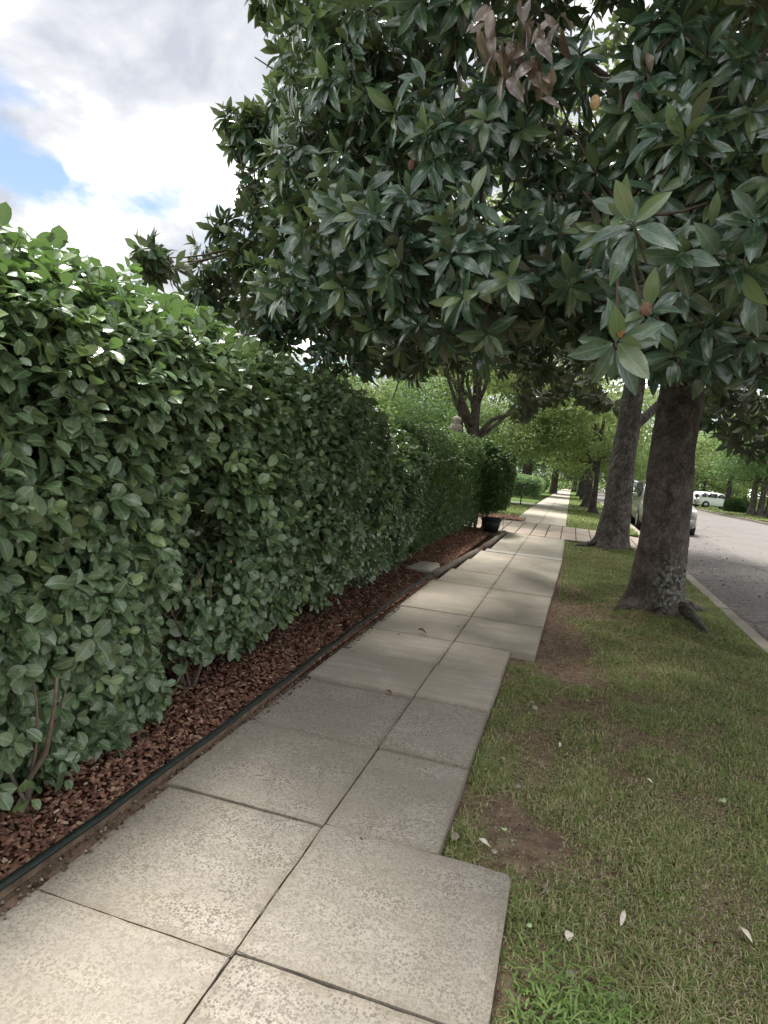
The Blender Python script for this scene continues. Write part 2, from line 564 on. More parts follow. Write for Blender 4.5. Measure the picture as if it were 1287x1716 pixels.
def road_mat():
    t = NT('asphalt')
    p = t.geo()
    v = t.voro(p, 60); vc = t.voro(p, 60, out='Color')
    s1 = t.node('ShaderNodeSeparateColor'); t.link(vc, s1.inputs[0])
    big = t.noise(p, 0.5, 6, 0.6)
    fine = t.noise(p, 120, 4, 0.65)
    c = t.ramp(s1.outputs[0], [(0.0, (0.075, 0.068, 0.064)), (0.6, (0.13, 0.119, 0.112)), (1.0, (0.27, 0.245, 0.225))])
    c = t.mix(t.ramp(big, [(0.35, 0.0), (0.7, 0.4)]), c, (0.19, 0.175, 0.163))
    sx = t.node('ShaderNodeSeparateXYZ'); t.link(p, sx.inputs[0])
    # leaf crumbs and dirt gather along the gutter; the crown of the road is bleached
    gut = t.math('MULTIPLY', t.ramp(t.math('MULTIPLY', sx.outputs[0], 0.1), [(0.22, 1.0), (0.33, 0.0)]), t.ramp(t.noise(p, 7, 6, 0.7), [(0.42, 0.0), (0.6, 1.0)]))
    c = t.mix(t.math('MULTIPLY', gut, 0.75), c, (0.075, 0.055, 0.042))
    pave = t.ramp(t.math('ADD', t.math('MULTIPLY', sx.outputs[0], 0.1), t.math('MULTIPLY', t.noise(p, 3.0, 3), 0.012)), [(0.425, 0.0), (0.43, 0.3)])
    c = t.mix(pave, c, (0.24, 0.225, 0.21))
    crk = t.voro(t.geo((0.35, 0.22, 1)), 1.0, 'DISTANCE_TO_EDGE')
    c = t.mix(t.ramp(crk, [(0.0, 0.7), (0.012, 0.0)]), c, (0.05, 0.045, 0.042))
    nb = t.bump(v, 0.5, 0.004)
    return t.fin(c, 0.9, t.bump(fine, 0.4, 0.003, nb), 0.2)


M['asphalt'] = road_mat()


def soil_mat(name, cols, sc=14):
    t = NT(name)
    p = t.geo()
    n = t.noise(p, sc, 8, 0.68)
    n2 = t.noise(p, sc * 0.12, 5)
    f = t.noise(p, 160, 4)
    c = t.ramp(n, [(0.3, cols[0]), (0.5, cols[1]), (0.72, cols[2])])
    c = t.mix(t.ramp(n2, [(0.4, 0.0), (0.65, 0.5)]), c, cols[0])
    return t.fin(c, 0.95, t.bump(f, 0.6, 0.006, t.bump(n, 0.7, 0.03)), 0.1)


M['soil'] = soil_mat('soil', [(0.10, 0.066, 0.045), (0.19, 0.132, 0.092), (0.31, 0.23, 0.165)])
M['lawn_far'] = soil_mat('lawn_far', [(0.05, 0.085, 0.02), (0.085, 0.13, 0.03), (0.13, 0.165, 0.05)], 9)
M['mulch_base'] = soil_mat('mulch_base', [(0.045, 0.022, 0.015), (0.10, 0.046, 0.030), (0.17, 0.085, 0.055)], 40)


def tint_mat(name, stops, rough=0.85, spec=0.15, trans=0.0, trans_col=None):
    t = NT(name)
    a = t.node('ShaderNodeAttribute', attribute_name='tint')
    sp = t.node('ShaderNodeSeparateColor'); t.link(a.outputs['Color'], sp.inputs[0])
    c = t.ramp(sp.outputs[0], stops)
    n = t.noise(t.geo(), 90, 4)
    c = t.mix(t.ramp(n, [(0.3, 0.35), (0.7, 0.0)]), c, tuple(x * 0.5 for x in stops[0][1]))
    t.fin(c, rough, t.bump(n, 0.4, 0.003), spec)
    if trans:
        tr = t.node('ShaderNodeBsdfTranslucent'); t.link(t.mix(0.5, c, trans_col), tr.inputs[0])
        ms = t.node('ShaderNodeMixShader'); ms.inputs[0].default_value = trans
        t.link(t.b.outputs[0], ms.inputs[1]); t.link(tr.outputs[0], ms.inputs[2]); t.link(ms.outputs[0], t.out.inputs[0])
    return t.m


M['bark_chip'] = tint_mat('bark_chip', [(0.0, (0.075, 0.041, 0.030)), (0.4, (0.21, 0.105, 0.072)), (0.72, (0.37, 0.21, 0.14)), (0.9, (0.48, 0.33, 0.235)), (1.0, (0.55, 0.43, 0.31))])
M['grass'] = tint_mat('grass', [(0.0, (0.145, 0.215, 0.060)), (0.4, (0.25, 0.31, 0.10)), (0.7, (0.38, 0.385, 0.16)), (0.82, (0.46, 0.40, 0.22)), (1.0, (0.58, 0.50, 0.32))], 0.6, 0.25, 0.25, (0.3, 0.36, 0.09))
M['weed'] = tint_mat('weed', [(0.0, (0.13, 0.22, 0.055)), (1.0, (0.27, 0.37, 0.12))], 0.5, 0.3, 0.3, (0.3, 0.45, 0.08))
M['edge_board'] = simple('edge_board', (0.135, 0.095, 0.065), 0.85, 0.2, 0, 0.4, 25, 0.3)
M['edge_strip'] = simple('edge_strip', (0.020, 0.028, 0.024), 0.5, 0.4, 0, 0.3, 40, 0.1)
M['timber'] = simple('timber', (0.15, 0.125, 0.10), 0.9, 0.15, 0, 0.45, 18, 0.6)
M['stone'] = simple('stone', (0.27, 0.235, 0.19), 0.9, 0.2, 0, 0.4, 22, 0.5)
M['petal'] = simple('petal', (0.62, 0.56, 0.46), 0.7, 0.3, 0, 0.2, 40, 0.2)
M['petal_green'] = simple('petal_green', (0.42, 0.55, 0.28), 0.6, 0.3, 0, 0.2, 40, 0.2)
M['red_leaf'] = simple('red_leaf', (0.16, 0.045, 0.025), 0.7, 0.3, 0, 0.4, 60, 0.3)
M['tan_leaf'] = simple('tan_leaf', (0.42, 0.28, 0.14), 0.7, 0.3, 0, 0.3, 60, 0.3)
M['cone'] = simple('cone', (0.20, 0.12, 0.08), 0.8, 0.2, 0, 0.5, 120, 0.8)
M['cone_orange'] = simple('cone_orange', (0.30, 0.17, 0.07), 0.7, 0.2, 0, 0.35, 120, 0.8)
M['black_plastic'] = simple('black_plastic', (0.018, 0.018, 0.018), 0.55, 0.4, 0, 0.3, 20, 0.1)
M['black_metal'] = simple('black_metal', (0.02, 0.02, 0.022), 0.45, 0.5, 0.2, 0.2, 30, 0.05)
M['rubber'] = simple('rubber', (0.018, 0.018, 0.018), 0.8, 0.2, 0, 0.2, 60, 0.3)


def paint(name, col, metal=0.0):
    t = NT(name)
    n = t.noise(t.coord('Object'), 4, 5)
    c = t.ramp(n, [(0.3, tuple(x * 0.93 for x in col)), (0.7, col)])
    m = t.fin(c, t.math('ADD', t.math('MULTIPLY', n, 0.1), 0.24), None, 0.5, metal)
    t.b.inputs['Coat Weight'].default_value = 0.6
    t.b.inputs['Coat Roughness'].default_value = 0.05
    return m


M['paint_silver'] = paint('paint_silver', (0.27, 0.26, 0.23), 0.35)
M['paint_white'] = paint('paint_white', (0.78, 0.78, 0.77))
M['paint_grey'] = paint('paint_grey', (0.55, 0.57, 0.58), 0.2)
_t = NT('car_glass'); _t.fin((0.02, 0.025, 0.028), 0.05, None, 0.8); M['glass'] = _t.m
_t = NT('lamp_lens'); _t.fin((0.72, 0.72, 0.70), 0.12, None, 0.8); M['lens'] = _t.m
_t = NT('rim_metal'); _t.fin((0.42, 0.42, 0.43), 0.3, None, 0.5, 0.8); M['rim'] = _t.m


# ------------------------------------------------------------------ ground sheets
def sheet(name, x0, x1, y0, y1, dz, mat, sx=0.5, sy=0.5, amp=0.0, nscale=1.5, zf=None, kind='structure'):
    nx = max(2, int((x1 - x0) / sx) + 1); ny = max(2, int((y1 - y0) / sy) + 1)
    X, Y = np.meshgrid(np.linspace(x0, x1, nx), np.linspace(y0, y1, ny))
    P = np.stack([X.ravel(), Y.ravel(), np.zeros(X.size)], 1)
    P[:, 2] = gz(P[:, 1]) + dz
    if amp:
        P[:, 2] += amp * sn(P * np.array([1, 1, 0]), nscale, 1)
    if zf is not None:
        P[:, 2] += zf(P[:, 0], P[:, 1])
    a = Acc()
    idx = np.arange(nx * ny).reshape(ny, nx)
    Q = np.stack([idx[:-1, :-1], idx[:-1, 1:], idx[1:, 1:], idx[1:, :-1]], -1).reshape(-1, 4)
    a.v.append(P); a.f.append(('bulk', 4, Q)); a.t.append(np.tile([0.5, 0, 0, 1.0], (len(P), 1))); a.n = len(P)
    o = a.build(name, mat)
    o['kind'] = kind
    return o


T1 = np.array([1.12, 8.10]); T2 = np.array([0.98, 14.55])


def verge_z(x, y):
    """height of the grass verge: a little mound round each trunk, dips beside the slabs"""
    x = np.asarray(x, float); y = np.asarray(y, float)
    z = -0.055 + 0.012 * sn(np.stack([x, y, 0 * x], -1).reshape(-1, 3), 2.3, 2).reshape(x.shape)
    z = z + 0.10 * np.exp(-((x - T1[0]) ** 2 + (y - T1[1] + 0.15) ** 2) / 0.45)
    z = z + 0.07 * np.exp(-((x - T2[0]) ** 2 + (y - T2[1]) ** 2) / 0.35)
    z = z + 0.045 * np.clip((x - 0.4) / 1.4, 0, 1)
    return z


sheet('ground', -160, 160, -40, 420, -0.30, M['lawn_far'], 8, 4)
sheet('verge_lawn', -0.40, 1.97, -3.0, 15.16, 0, M['soil'], 0.06, 0.06, zf=lambda x, y: verge_z(x, y))
sheet('far_verge_lawn', -0.05, 1.97, 18.75, 150, -0.02, M['lawn_far'], 0.3, 0.5, 0.015)
sheet('front_lawn', -60, -1.63, 18.75, 150, -0.03, M['lawn_far'], 1.5, 0.6, 0.02)
sheet('yard', -60, -4.2, -4, 18.75, -0.05, M['lawn_far'], 1.5, 0.6, 0.02)
sheet('street', 2.16, 11.1, -20, 300, -0.15, M['asphalt'], 0.7, 0.6, zf=lambda x, y: 0.05 * np.sin(np.clip((x - 2.16) / 8.94, 0, 1) * np.pi))
sheet('opposite_lawn', 11.3, 60, -20, 300, 0.0, M['lawn_far'], 1.2, 1.0, 0.05)
bed = sheet('mulch_bed', -4.2, -1.61, -3, 15.1, 0.0, M['mulch_base'], 0.07, 0.07, 0.012, 3.0, zf=lambda x, y: -0.004 + 0.045 * np.clip((-1.68 - x) / 0.8, 0, 1))
sheet('joint_grit', -1.66, -1.53, -3, 8.2, -0.010, M['soil'], 0.03, 0.05, 0.004, 9)
sheet('path_bed', -1.66, 0.05, -3, 150, -0.085, M['soil'], 0.4, 0.4)


def kerb_run(name, x0, x1, ztop, y0, y1, lens, mat, droop=None):
    root = bpy.data.objects.new(name, None); COL.objects.link(root); root['kind'] = 'structure'
    y = y0; i = 0
    while y < y1:
        L = lens * (1 if y < 40 else 4)
        ye = min(y + L, y1)
        a = Acc()
        v, f = box_v(x0, x1, y + 0.006, ye - 0.006, -0.3, ztop)
        v[:, 2] += gz(v[:, 1])
        if droop is not None:
            hi = v[:, 2] > -0.2
            v[hi, 2] -= droop(v[hi, 1])
        bm = bmesh.new()
        vs = [bm.verts.new(p) for p in v]
        for q in f:
            bm.faces.new([vs[k] for k in q])
        bmesh.ops.bevel(bm, geom=[e_ for e_ in bm.edges if e_.verts[0].co.z > -0.25 + float(gz(e_.verts[0].co.y)) and e_.verts[1].co.z > -0.25 + float(gz(e_.verts[1].co.y))], offset=0.018, segments=2, affect='EDGES')
        bm_obj('kerb_stone', bm, mat, root)
        y = ye; i += 1
    return root


kerb_run('kerb', 1.975, 2.155, -0.005, -3, 150, 3.0, M['kerb'], lambda y: 0.09 * np.exp(-np.clip(np.abs(y - 17.0) - 1.9, 0, 9) ** 2 / 0.3))
kerb_run('far_kerb', 11.1, 11.29, -0.01, 0, 150, 4.0, M['kerb'])

# ------------------------------------------------------------------ sidewalk: every slab a part
walk = bpy.data.objects.new('sidewalk', None); COL.objects.link(walk); walk['kind'] = 'structure'
G = 0.0025


def slab(outline, mat, dz=0.0, tilt=(0, 0), bevel=0.004, name='slab', parent=None):
    if bevel and outline[0][1] < 12:
        out = []
        for i in range(len(outline)):
            p, q = np.array(outline[i]), np.array(outline[(i + 1) % len(outline)])
            k_ = max(1, int(np.linalg.norm(q - p) / 0.05))
            nr = np.array([q[1] - p[1], p[0] - q[0]]) / max(np.linalg.norm(q - p), 1e-6)
            for m_ in range(k_):
                r_ = p + (q - p) * m_ / k_
                if m_:
                    r_ = r_ - nr * abs(random.gauss(0, 0.0016)) - nr * (0.006 if random.random() < 0.05 else 0)
                out.append(tuple(r_))
        outline = out
    o = prism(name, outline, -0.11, 0.0, mat, parent if parent is not None else walk, bevel)
    me = o.data
    cx = sum(p[0] for p in outline) / len(outline); cy = sum(p[1] for p in outline) / len(outline)
    for v in me.vertices:
        v.co.z += dz + tilt[0] * (v.co.x - cx) + tilt[1] * (v.co.y - cy) + float(gz(v.co.y))
    return o


def rect(x0, x1, y0, y1, rc=0.0):
    if not rc:
        return [(x0, y0), (x1, y0), (x1, y1), (x0, y1)]
    pts = [(x0, y0), (x1, y0)]
    for k in range(5):
        a_ = math.pi / 2 * k / 4
        pts.append((x1 - rc + rc * math.cos(a_), y1 - rc + rc * math.sin(a_)))
    pts.append((x0, y1))
    return pts


XL, XC = -1.545, -0.818
rows = [-2.6, -1.75, -0.95, -0.12, 0.70, 1.64, 2.375, 3.135, 3.93]
for i in range(len(rows) - 1):
    y0, y1 = rows[i] + G, rows[i + 1] - G
    sh = 0.0 if i < 6 else -0.02
    slab(rect(XL + sh - 0.01, XC - G, y0 - (0.02 if i else 0), y1 - 0.02), M['aggregate'], random.uniform(-0.004, 0.003), (random.uniform(-.004, .004), random.uniform(-.004, .004)))
    wide = i <= 5
    xr = -0.045 if wide else -0.335
    last = i == 5
    o = slab(rect(XC + G, xr, y0, y1, 0.035 if last else 0), M['aggregate'], random.uniform(-0.003, 0.003) + (0.006 if i == 7 else 0), (random.uniform(-.004, .004), random.uniform(-.004, .004)))
# the older, smoother run beyond the lifted joint
yl = [3.93, 4.62, 5.37, 6.35, 7.98, 9.05, 10.2, 11.42]
for i in range(len(yl) - 1):
    y0, y1 = yl[i] + G, yl[i + 1] - G
    gap = 0.003 if i in (1, 2, 4) else G
    xl = -1.575 if y0 < 7.9 else (-1.52 if y0 < 9 else -1.46 + 0.07 * (y0 - 9) / 2.4)
    slab(rect(xl, XC - G, y0 - 0.01, y1), M['concrete'], 0.010 if i == 0 else random.uniform(-0.004, 0.004), (random.uniform(-.003, .003), random.uniform(-.003, .003)))
    if i < 2:
        o = [(XC + G, y0), (-0.335, y0), (-0.325, y1), (XC + G, y1)]
    else:
        xa = -0.125 + 0.125 * min(1, (y0 - 5.37) / 6); xb = -0.125 + 0.125 * min(1, (y1 - 5.37) / 6)
        o = [(XC + G, y0), (xa, y0), (xb, y1), (XC + G, y1)]
    slab(o, M['concrete'], 0.014 if i == 0 else random.uniform(-0.004, 0.004), (random.uniform(-.003, .003), random.uniform(-.003, .003)))
pl_ = slab(rect(-1.36, XC - G, 11.43, 11.78), M['concrete_pale'], 0.002); pl_['label'] = 'pale newer concrete strip across the path'
slab(rect(XC + G, 0.0, 11.43, 11.78), M['concrete_pale'], 0.002)
for y0, y1 in ((11.79, 13.5), (13.5, 15.14)):
    slab(rect(-1.30, XC - G, y0 + G, y1 - G), M['concrete'], random.uniform(-.003, .003))
    slab(rect(XC + G, 0.0, y0 + G, y1 - G), M['concrete'], random.uniform(-.003, .003))
# beyond the driveway
y = 18.78; k = 0
while y < 120:
    L = 2.9 if y < 40 else 6.0
    pale = y > 29.5 and y < 33
    if pale or 22.0 < y < 22.2:
        pass
    for x0, x1 in ((-1.50, -0.76), (-0.75, -0.02)):
        slab(rect(x0, x1, y + G, y + L - G), M['concrete_pale'] if pale else M['concrete'], random.uniform(-.003, .003), bevel=0)
    y += L
# the driveway crossing: narrow concrete strips
drive = bpy.data.objects.new('driveway', None); COL.objects.link(drive); drive['kind'] = 'structure'
x = -1.86
while x < 2.1:
    w = 0.352
    x1 = min(x + w, 2.14)
    for y0, y1 in ((15.18, 16.95), (16.955, 18.73)):
        o = slab(rect(x + 0.008, x1 - 0.008, y0, y1), M['paver'], 0.0, (random.uniform(-.004, .004), random.uniform(-.002, .002)), 0.008, 'paver', drive)
        for v in o.data.vertices:
            v.co.z += -0.075 * max(0, (v.co.x - 0.9) / 1.25) + random.uniform(0, 0)
    x = x1
for i, (y0, y1) in enumerate(((15.2, 16.9), (16.91, 18.6))):
    slab(rect(-4.4, -1.875, y0, y1), M['apron'], 0.002, (0, 0), 0.01, 'slab', drive)
# path to the far house, off to the left
house_path = bpy.data.objects.new('house_path', None); COL.objects.link(house_path); house_path['kind'] = 'structure'
for i in range(6):
    slab(rect(-1.52 - 1.5 * (i + 1) + 0.01, -1.52 - 1.5 * i - 0.01, 29.6, 31.4), M['concrete_pale'], 0.0, (0, 0), 0, 'slab', house_path)
for i in range(1):
    slab(rect(0.0, 1.95, 30.2, 31.6), M['concrete_pale'], 0.0, (0, 0), 0, 'slab', house_path)

# ------------------------------------------------------------------ edging, stones
def edging(pts, h0, h1, thick, name, label, mats, strip=None):
    root = thing(name, label, 'edging', (pts[0][0], pts[0][1], 0))
    L = np.array(root.location)
    pts = np.array(pts)
    d = unit(np.gradient(pts, axis=0)); nrm = np.stack([-d[:, 1], d[:, 0]], 1)

    def strip_mesh(off0, off1, za, zb, nm, mat):
        a = Acc(); n = len(pts); V = []
        for i in range(n):
            for o_, z_ in ((off0, za), (off1, za), (off1, zb), (off0, zb)):
                p = pts[i] + nrm[i] * o_
                V.append((p[0], p[1], z_ + 0.006 * math.sin(i * 1.7)))
        Fq = []
        for i in range(n - 1):
            for j in range(4):
                k_ = (j + 1) % 4
                Fq.append((i * 4 + j, i * 4 + k_, (i + 1) * 4 + k_, (i + 1) * 4 + j))
        Fq += [(3, 2, 1, 0), tuple((n - 1) * 4 + j for j in range(4))]
        a.add(V, Fq)
        return a.build(nm, mat, root, False, L) if False else _rel(a, nm, mat, root, L)
    strip_mesh(0, thick, h0, h1, 'board', mats[0])
    if strip:
        strip_mesh(-0.008, thick + 0.004, h1 + 0.002, h1 + strip, 'top_strip', mats[1])
    return root


def _rel(a, nm, mat, root, L):
    a.v = [v - L for v in a.v]
    o = a.build(nm, mat, root, False)
    return o


ys = np.linspace(-1.5, 8.2, 40)
xs = -1.600 - 0.012 * np.sin(ys * 1.1) - 0.045 * np.clip((ys - 2.4) / 2, 0, 1) + 0.03 * np.clip((ys - 7) / 1.3, 0, 1)
edging(np.stack([xs, ys], 1), -0.10, 0.032, 0.02, 'bed_edging', 'long brown edging board with black top strip beside the near slabs', (M['edge_board'], M['edge_strip']), 0.013)
ys = np.linspace(8.25, 11.2, 12)
edging(np.stack([-1.60 + 0.055 * (ys - 8.25), ys], 1), -0.08, 0.06, 0.035, 'bed_edging', 'grey weathered timber edging half buried in mulch, beyond the stepping stone', (M['timber'], M['timber']))
ys = np.linspace(11.75, 15.0, 8)
edging(np.stack([-1.375 + 0.035 * (ys - 11.75) / 3, ys], 1), -0.08, 0.06, 0.06, 'bed_edging', 'short thick timber edging ending at the driveway', (M['timber'], M['timber']))

o = prism('stepping_stone', [(-2.05, 8.35), (-1.66, 8.25), (-1.64, 8.75), (-1.72, 9.1), (-1.98, 9.0)], 0.0, 0.052, M['concrete'], None, 0.012)
tag(o, 'flat pale stepping stone lying in the mulch beside the edging', 'stone')

# ------------------------------------------------------------------ mulch chips
a = Acc()
N = 40000
u = rng.random(N)
cy = 0.9 + (15.0 - 0.9) * u ** 1.7
cx = -1.63 - rng.random(N) ** 1.3 * 1.5
cz = -0.004 + 0.045 * np.clip((-1.68 - cx) / 0.8, 0, 1) + 0.010 + rng.random(N) * 0.012
ln = rng.uniform(0.009, 0.042, N) * (1 + 0.04 * cy); wd = ln * rng.uniform(0.2, 0.6, N); th = rng.uniform(0.003, 0.009, N)
yaw = rng.uniform(0, 6.28, N); pit = rng.normal(0, 0.35, N); rol = rng.normal(0, 0.4, N)
dx = np.stack([np.cos(yaw) * np.cos(pit), np.sin(yaw) * np.cos(pit), np.sin(pit)], 1)
up = unit(np.stack([np.sin(rol) * -np.sin(yaw), np.sin(rol) * np.cos(yaw), np.cos(rol)], 1)); dy = unit(np.cross(up, dx)); dzv = np.cross(dx, dy)
tv = np.array([(-.5, -.35, 0), (.35, -.5, 0), (.5, .4, 0), (-.4, .5, 0), (-.4, -.25, 1), (.3, -.35, 1), (.4, .3, 1), (-.3, .4, 1)], float)
V = np.stack([cx, cy, cz], 1)[:, None, :] + tv[None, :, 0:1] * (dx * ln[:, None])[:, None, :] + tv[None, :, 1:2] * (dy * wd[:, None])[:, None, :] + tv[None, :, 2:3] * (dzv * th[:, None])[:, None, :]
tt = np.clip(rng.normal(0.42, 0.24, N), 0, 1)
a.many(V, [(4, 5, 6, 7), (0, 1, 5, 4), (1, 2, 6, 5), (2, 3, 7, 6), (3, 0, 4, 7)], np.stack([tt, 0 * tt, 0 * tt, 1 + 0 * tt], 1))
o = a.build('bark_mulch', M['bark_chip'], None, False)
tag(o, 'reddish brown bark chips covering the bed under the hedge', 'mulch', None, 'stuff')
# a second patch of mulch beyond the driveway
a = Acc()
N = 2500
cx = rng.uniform(-2.9, -1.22, N); cy = rng.uniform(18.8, 20.3, N)
keep = (cx < -1.5) | (cy < 19.6)
cx, cy = cx[keep], cy[keep]; N = len(cx)
yaw = rng.uniform(0, 6.28, N); ln = rng.uniform(0.05, 0.11, N)
dx = np.stack([np.cos(yaw), np.sin(yaw), rng.normal(0, .25, N)], 1); dy = np.stack([-np.sin(yaw), np.cos(yaw), rng.normal(0, .3, N)], 1)
V = np.stack([cx, cy, 0.005 + rng.random(N) * 0.03], 1)[:, None, :] + tv[None, :, 0:1] * (dx * ln[:, None])[:, None, :] + tv[None, :, 1:2] * (dy * ln[:, None] * .4)[:, None, :] + tv[None, :, 2:3] * np.array([0, 0, 0.012])
tt = np.clip(rng.normal(0.55, 0.22, N), 0, 1)
a.many(V, [(4, 5, 6, 7), (0, 1, 5, 4), (1, 2, 6, 5), (2, 3, 7, 6), (3, 0, 4, 7)], np.stack([tt, 0 * tt, 0 * tt, 1 + 0 * tt], 1))
o = a.build('bark_mulch', M['bark_chip'], None, False)
tag(o, 'patch of reddish bark chips beyond the driveway', 'mulch', None, 'stuff')

# ------------------------------------------------------------------ grass
def density(x, y):
    p = np.stack([x, y, 0 * x], 1)
    d = 0.86 + 0.55 * sn(p, 2.1, 3) + 0.45 * sn(p, 6.0, 0) + 0.3 * sn(p, 13.0, 2)
    # worn earth beside the slabs and under the magnolia
    d -= 1.0 * np.exp(-((x + 0.05) / 0.38) ** 2) * np.clip(0.55 + 0.6 * sn(p, 1.7, 1), 0, 1.2) * ((y > 2.3) & (y < 9))
    d -= 0.85 * np.exp(-((x - 0.15) ** 2 / 0.10 + (y - 6.1) ** 2 / 1.6)) * np.clip(0.7 + 0.7 * sn(p, 3.5, 4), 0, 1.3)
    d -= 0.5 * np.exp(-((x - T1[0]) ** 2 + (y - T1[1]) ** 2) / 0.22)
    d -= 0.8 * np.exp(-((x - 0.33) ** 2 / 0.05 + (y - 2.12) ** 2 / 0.025))
    d -= 0.7 * np.exp(-((x - 1.05) ** 2 / 0.05 + (y - 2.2) ** 2 / 0.06))
    d -= 0.55 * np.clip(sn(p, 3.3, 0) - 0.45, 0, 1) * (x < 1.3)
    d += 0.5 * np.clip((x - 1.1) / 0.5, 0, 1)
    return np.clip(d + 0.10, 0.08, 1)


def blades(N, x0, x1, y0, y1, ymap, hmin, hmax, w, zf, straw=0.3, dens=True, dirty=0.0):
    u = rng.random(N)
    y = ymap(u); x = rng.uniform(x0, x1, N)
    if dens:
        d_ = density(x, y); k = rng.random(N) < d_
        x, y, d_ = x[k], y[k], d_[k]
    else:
        d_ = np.ones(N)
    n = len(x)
    p = np.stack([x, y, 0 * x], 1)
    tuft = np.clip(0.65 + 0.5 * sn(p, 7.0, 2), 0.25, 1.4)
    h = rng.uniform(hmin, hmax, n) * tuft * (0.6 + 0.5 * d_)
    z = zf(x, y)
    az = rng.uniform(0, 6.28, n) + 1.2 * sn(p, 4, 1); lean = np.abs(rng.normal(0.9, 0.5, n))
    dirv = np.stack([np.cos(az), np.sin(az), 0 * az], 1)
    side = np.stack([-np.sin(az), np.cos(az), 0 * az], 1)
    base = np.stack([x, y, z - 0.004], 1)
    mid = base + dirv * (h * lean * 0.35)[:, None]; mid[:, 2] += h * 0.55
    tip = base + dirv * (h * lean * 1.05)[:, None]; tip[:, 2] += h * np.clip(1.0 - 0.45 * lean, 0.12, 1)
    ww = (w * rng.uniform(0.7, 1.3, n) * (1 + 0.11 * np.maximum(0, y - 2)))[:, None]
    V = np.stack([base - side * ww, base + side * ww, mid + side * ww * .8, mid - side * ww * .8, tip], 1)
    t = np.clip(rng.normal(0.34, 0.17, n) + 0.12 * sn(p, 1.1, 4), 0, 0.74)
    st = rng.random(n) < straw * (0.7 + 0.6 * sn(p, 1.5, 0))
    t[st] = rng.uniform(0.74, 1.0, st.sum())
    return V, np.stack([t, 0 * t, 0 * t, 1 + 0 * t], 1)


a = Acc()
BF = [(0, 1, 2, 3), (3, 2, 4)]
vz = lambda x, y: verge_z(x, y)
V, t = blades(150000, -0.32, 1.96, 1.2, 5.2, lambda u: 1.2 + 4.0 * u ** 1.25, 0.03, 0.075, 0.0021, vz, 0.46)
okx = (V[:, 0, 0] > -0.042) | ((V[:, 0, 1] > 2.375))
a.many(V[okx], BF, t[okx])
V, t = blades(130000, -0.34, 1.96, 5.2, 15.15, lambda u: 5.2 + 9.95 * u ** 1.2, 0.035, 0.075, 0.0024, vz, 0.34)
okx = (V[:, 0, 0] > 0.02)
okx |= (V[:, 0, 1] < 5.35)
a.many(V[okx], BF, t[okx])
o = a.build('grass', M['grass'])
tag(o, 'thin patchy grass of the near verge with straw and bare earth', 'grass', None, 'stuff')
a = Acc()
V, t = blades(26000, 0.0, 1.96, 18.8, 60, lambda u: 18.8 + 41 * u ** 1.6, 0.05, 0.09, 0.005, lambda x, y: gz(y) - 0.02, 0.10, False)
a.many(V, BF, t)
V, t = blades(20000, -5.0, -1.55, 20.3, 29.5, lambda u: 20.3 + 9.2 * u, 0.05, 0.09, 0.005, lambda x, y: gz(y) - 0.03, 0.06, False)
a.many(V, BF, t)
V, t = blades(24000, 11.3, 20, 35, 85, lambda u: 35 + 50 * u, 0.06, 0.14, 0.008, lambda x, y: gz(y), 0.15, False)
a.many(V, BF, t)
o = a.build('grass', M['grass'])
tag(o, 'short lawn grass beyond the driveway and across the street', 'grass', None, 'stuff')

# bright crabgrass clump in the foreground
a = Acc()
n = 900
cx = rng.normal(0.19, 0.11, n); cy = rng.normal(1.82, 0.12, n)
k = cx > 0.0
cx, cy = cx[k], cy[k]; n = len(cx)
az = rng.uniform(0, 6.28, n); L_ = rng.uniform(0.03, 0.07, n); el_ = rng.uniform(0.15, 1.1, n)
d1 = np.stack([np.cos(az) * np.cos(el_), np.sin(az) * np.cos(el_), np.sin(el_)], 1)
sd = np.stack([-np.sin(az), np.cos(az), 0 * az], 1)
b0 = np.stack([cx, cy, verge_z(cx, cy) + rng.random(n) * 0.05], 1)
w_ = rng.uniform(0.0025, 0.0045, n)[:, None]
m1 = b0 + d1 * (L_ * .4)[:, None]; m2 = b0 + d1 * (L_ * .75)[:, None] - np.array([0, 0, 0.006]); tp = b0 + d1 * L_[:, None] - np.array([0, 0, 0.018])
V = np.stack([b0 - sd * w_ * .5, b0 + sd * w_ * .5, m1 - sd * w_, m1 + sd * w_, m2 - sd * w_ * .8, m2 + sd * w_ * .8, tp], 1)
t = rng.random(n)
a.many(V, [(0, 1, 3, 2), (2, 3, 5, 4), (4, 5, 6)], np.stack([t, 0 * t, 0 * t, 1 + 0 * t], 1))
o = a.build('crabgrass', M['weed'])
tag(o, 'bright green crabgrass clump in the grass beside the nearest slab', 'weed')


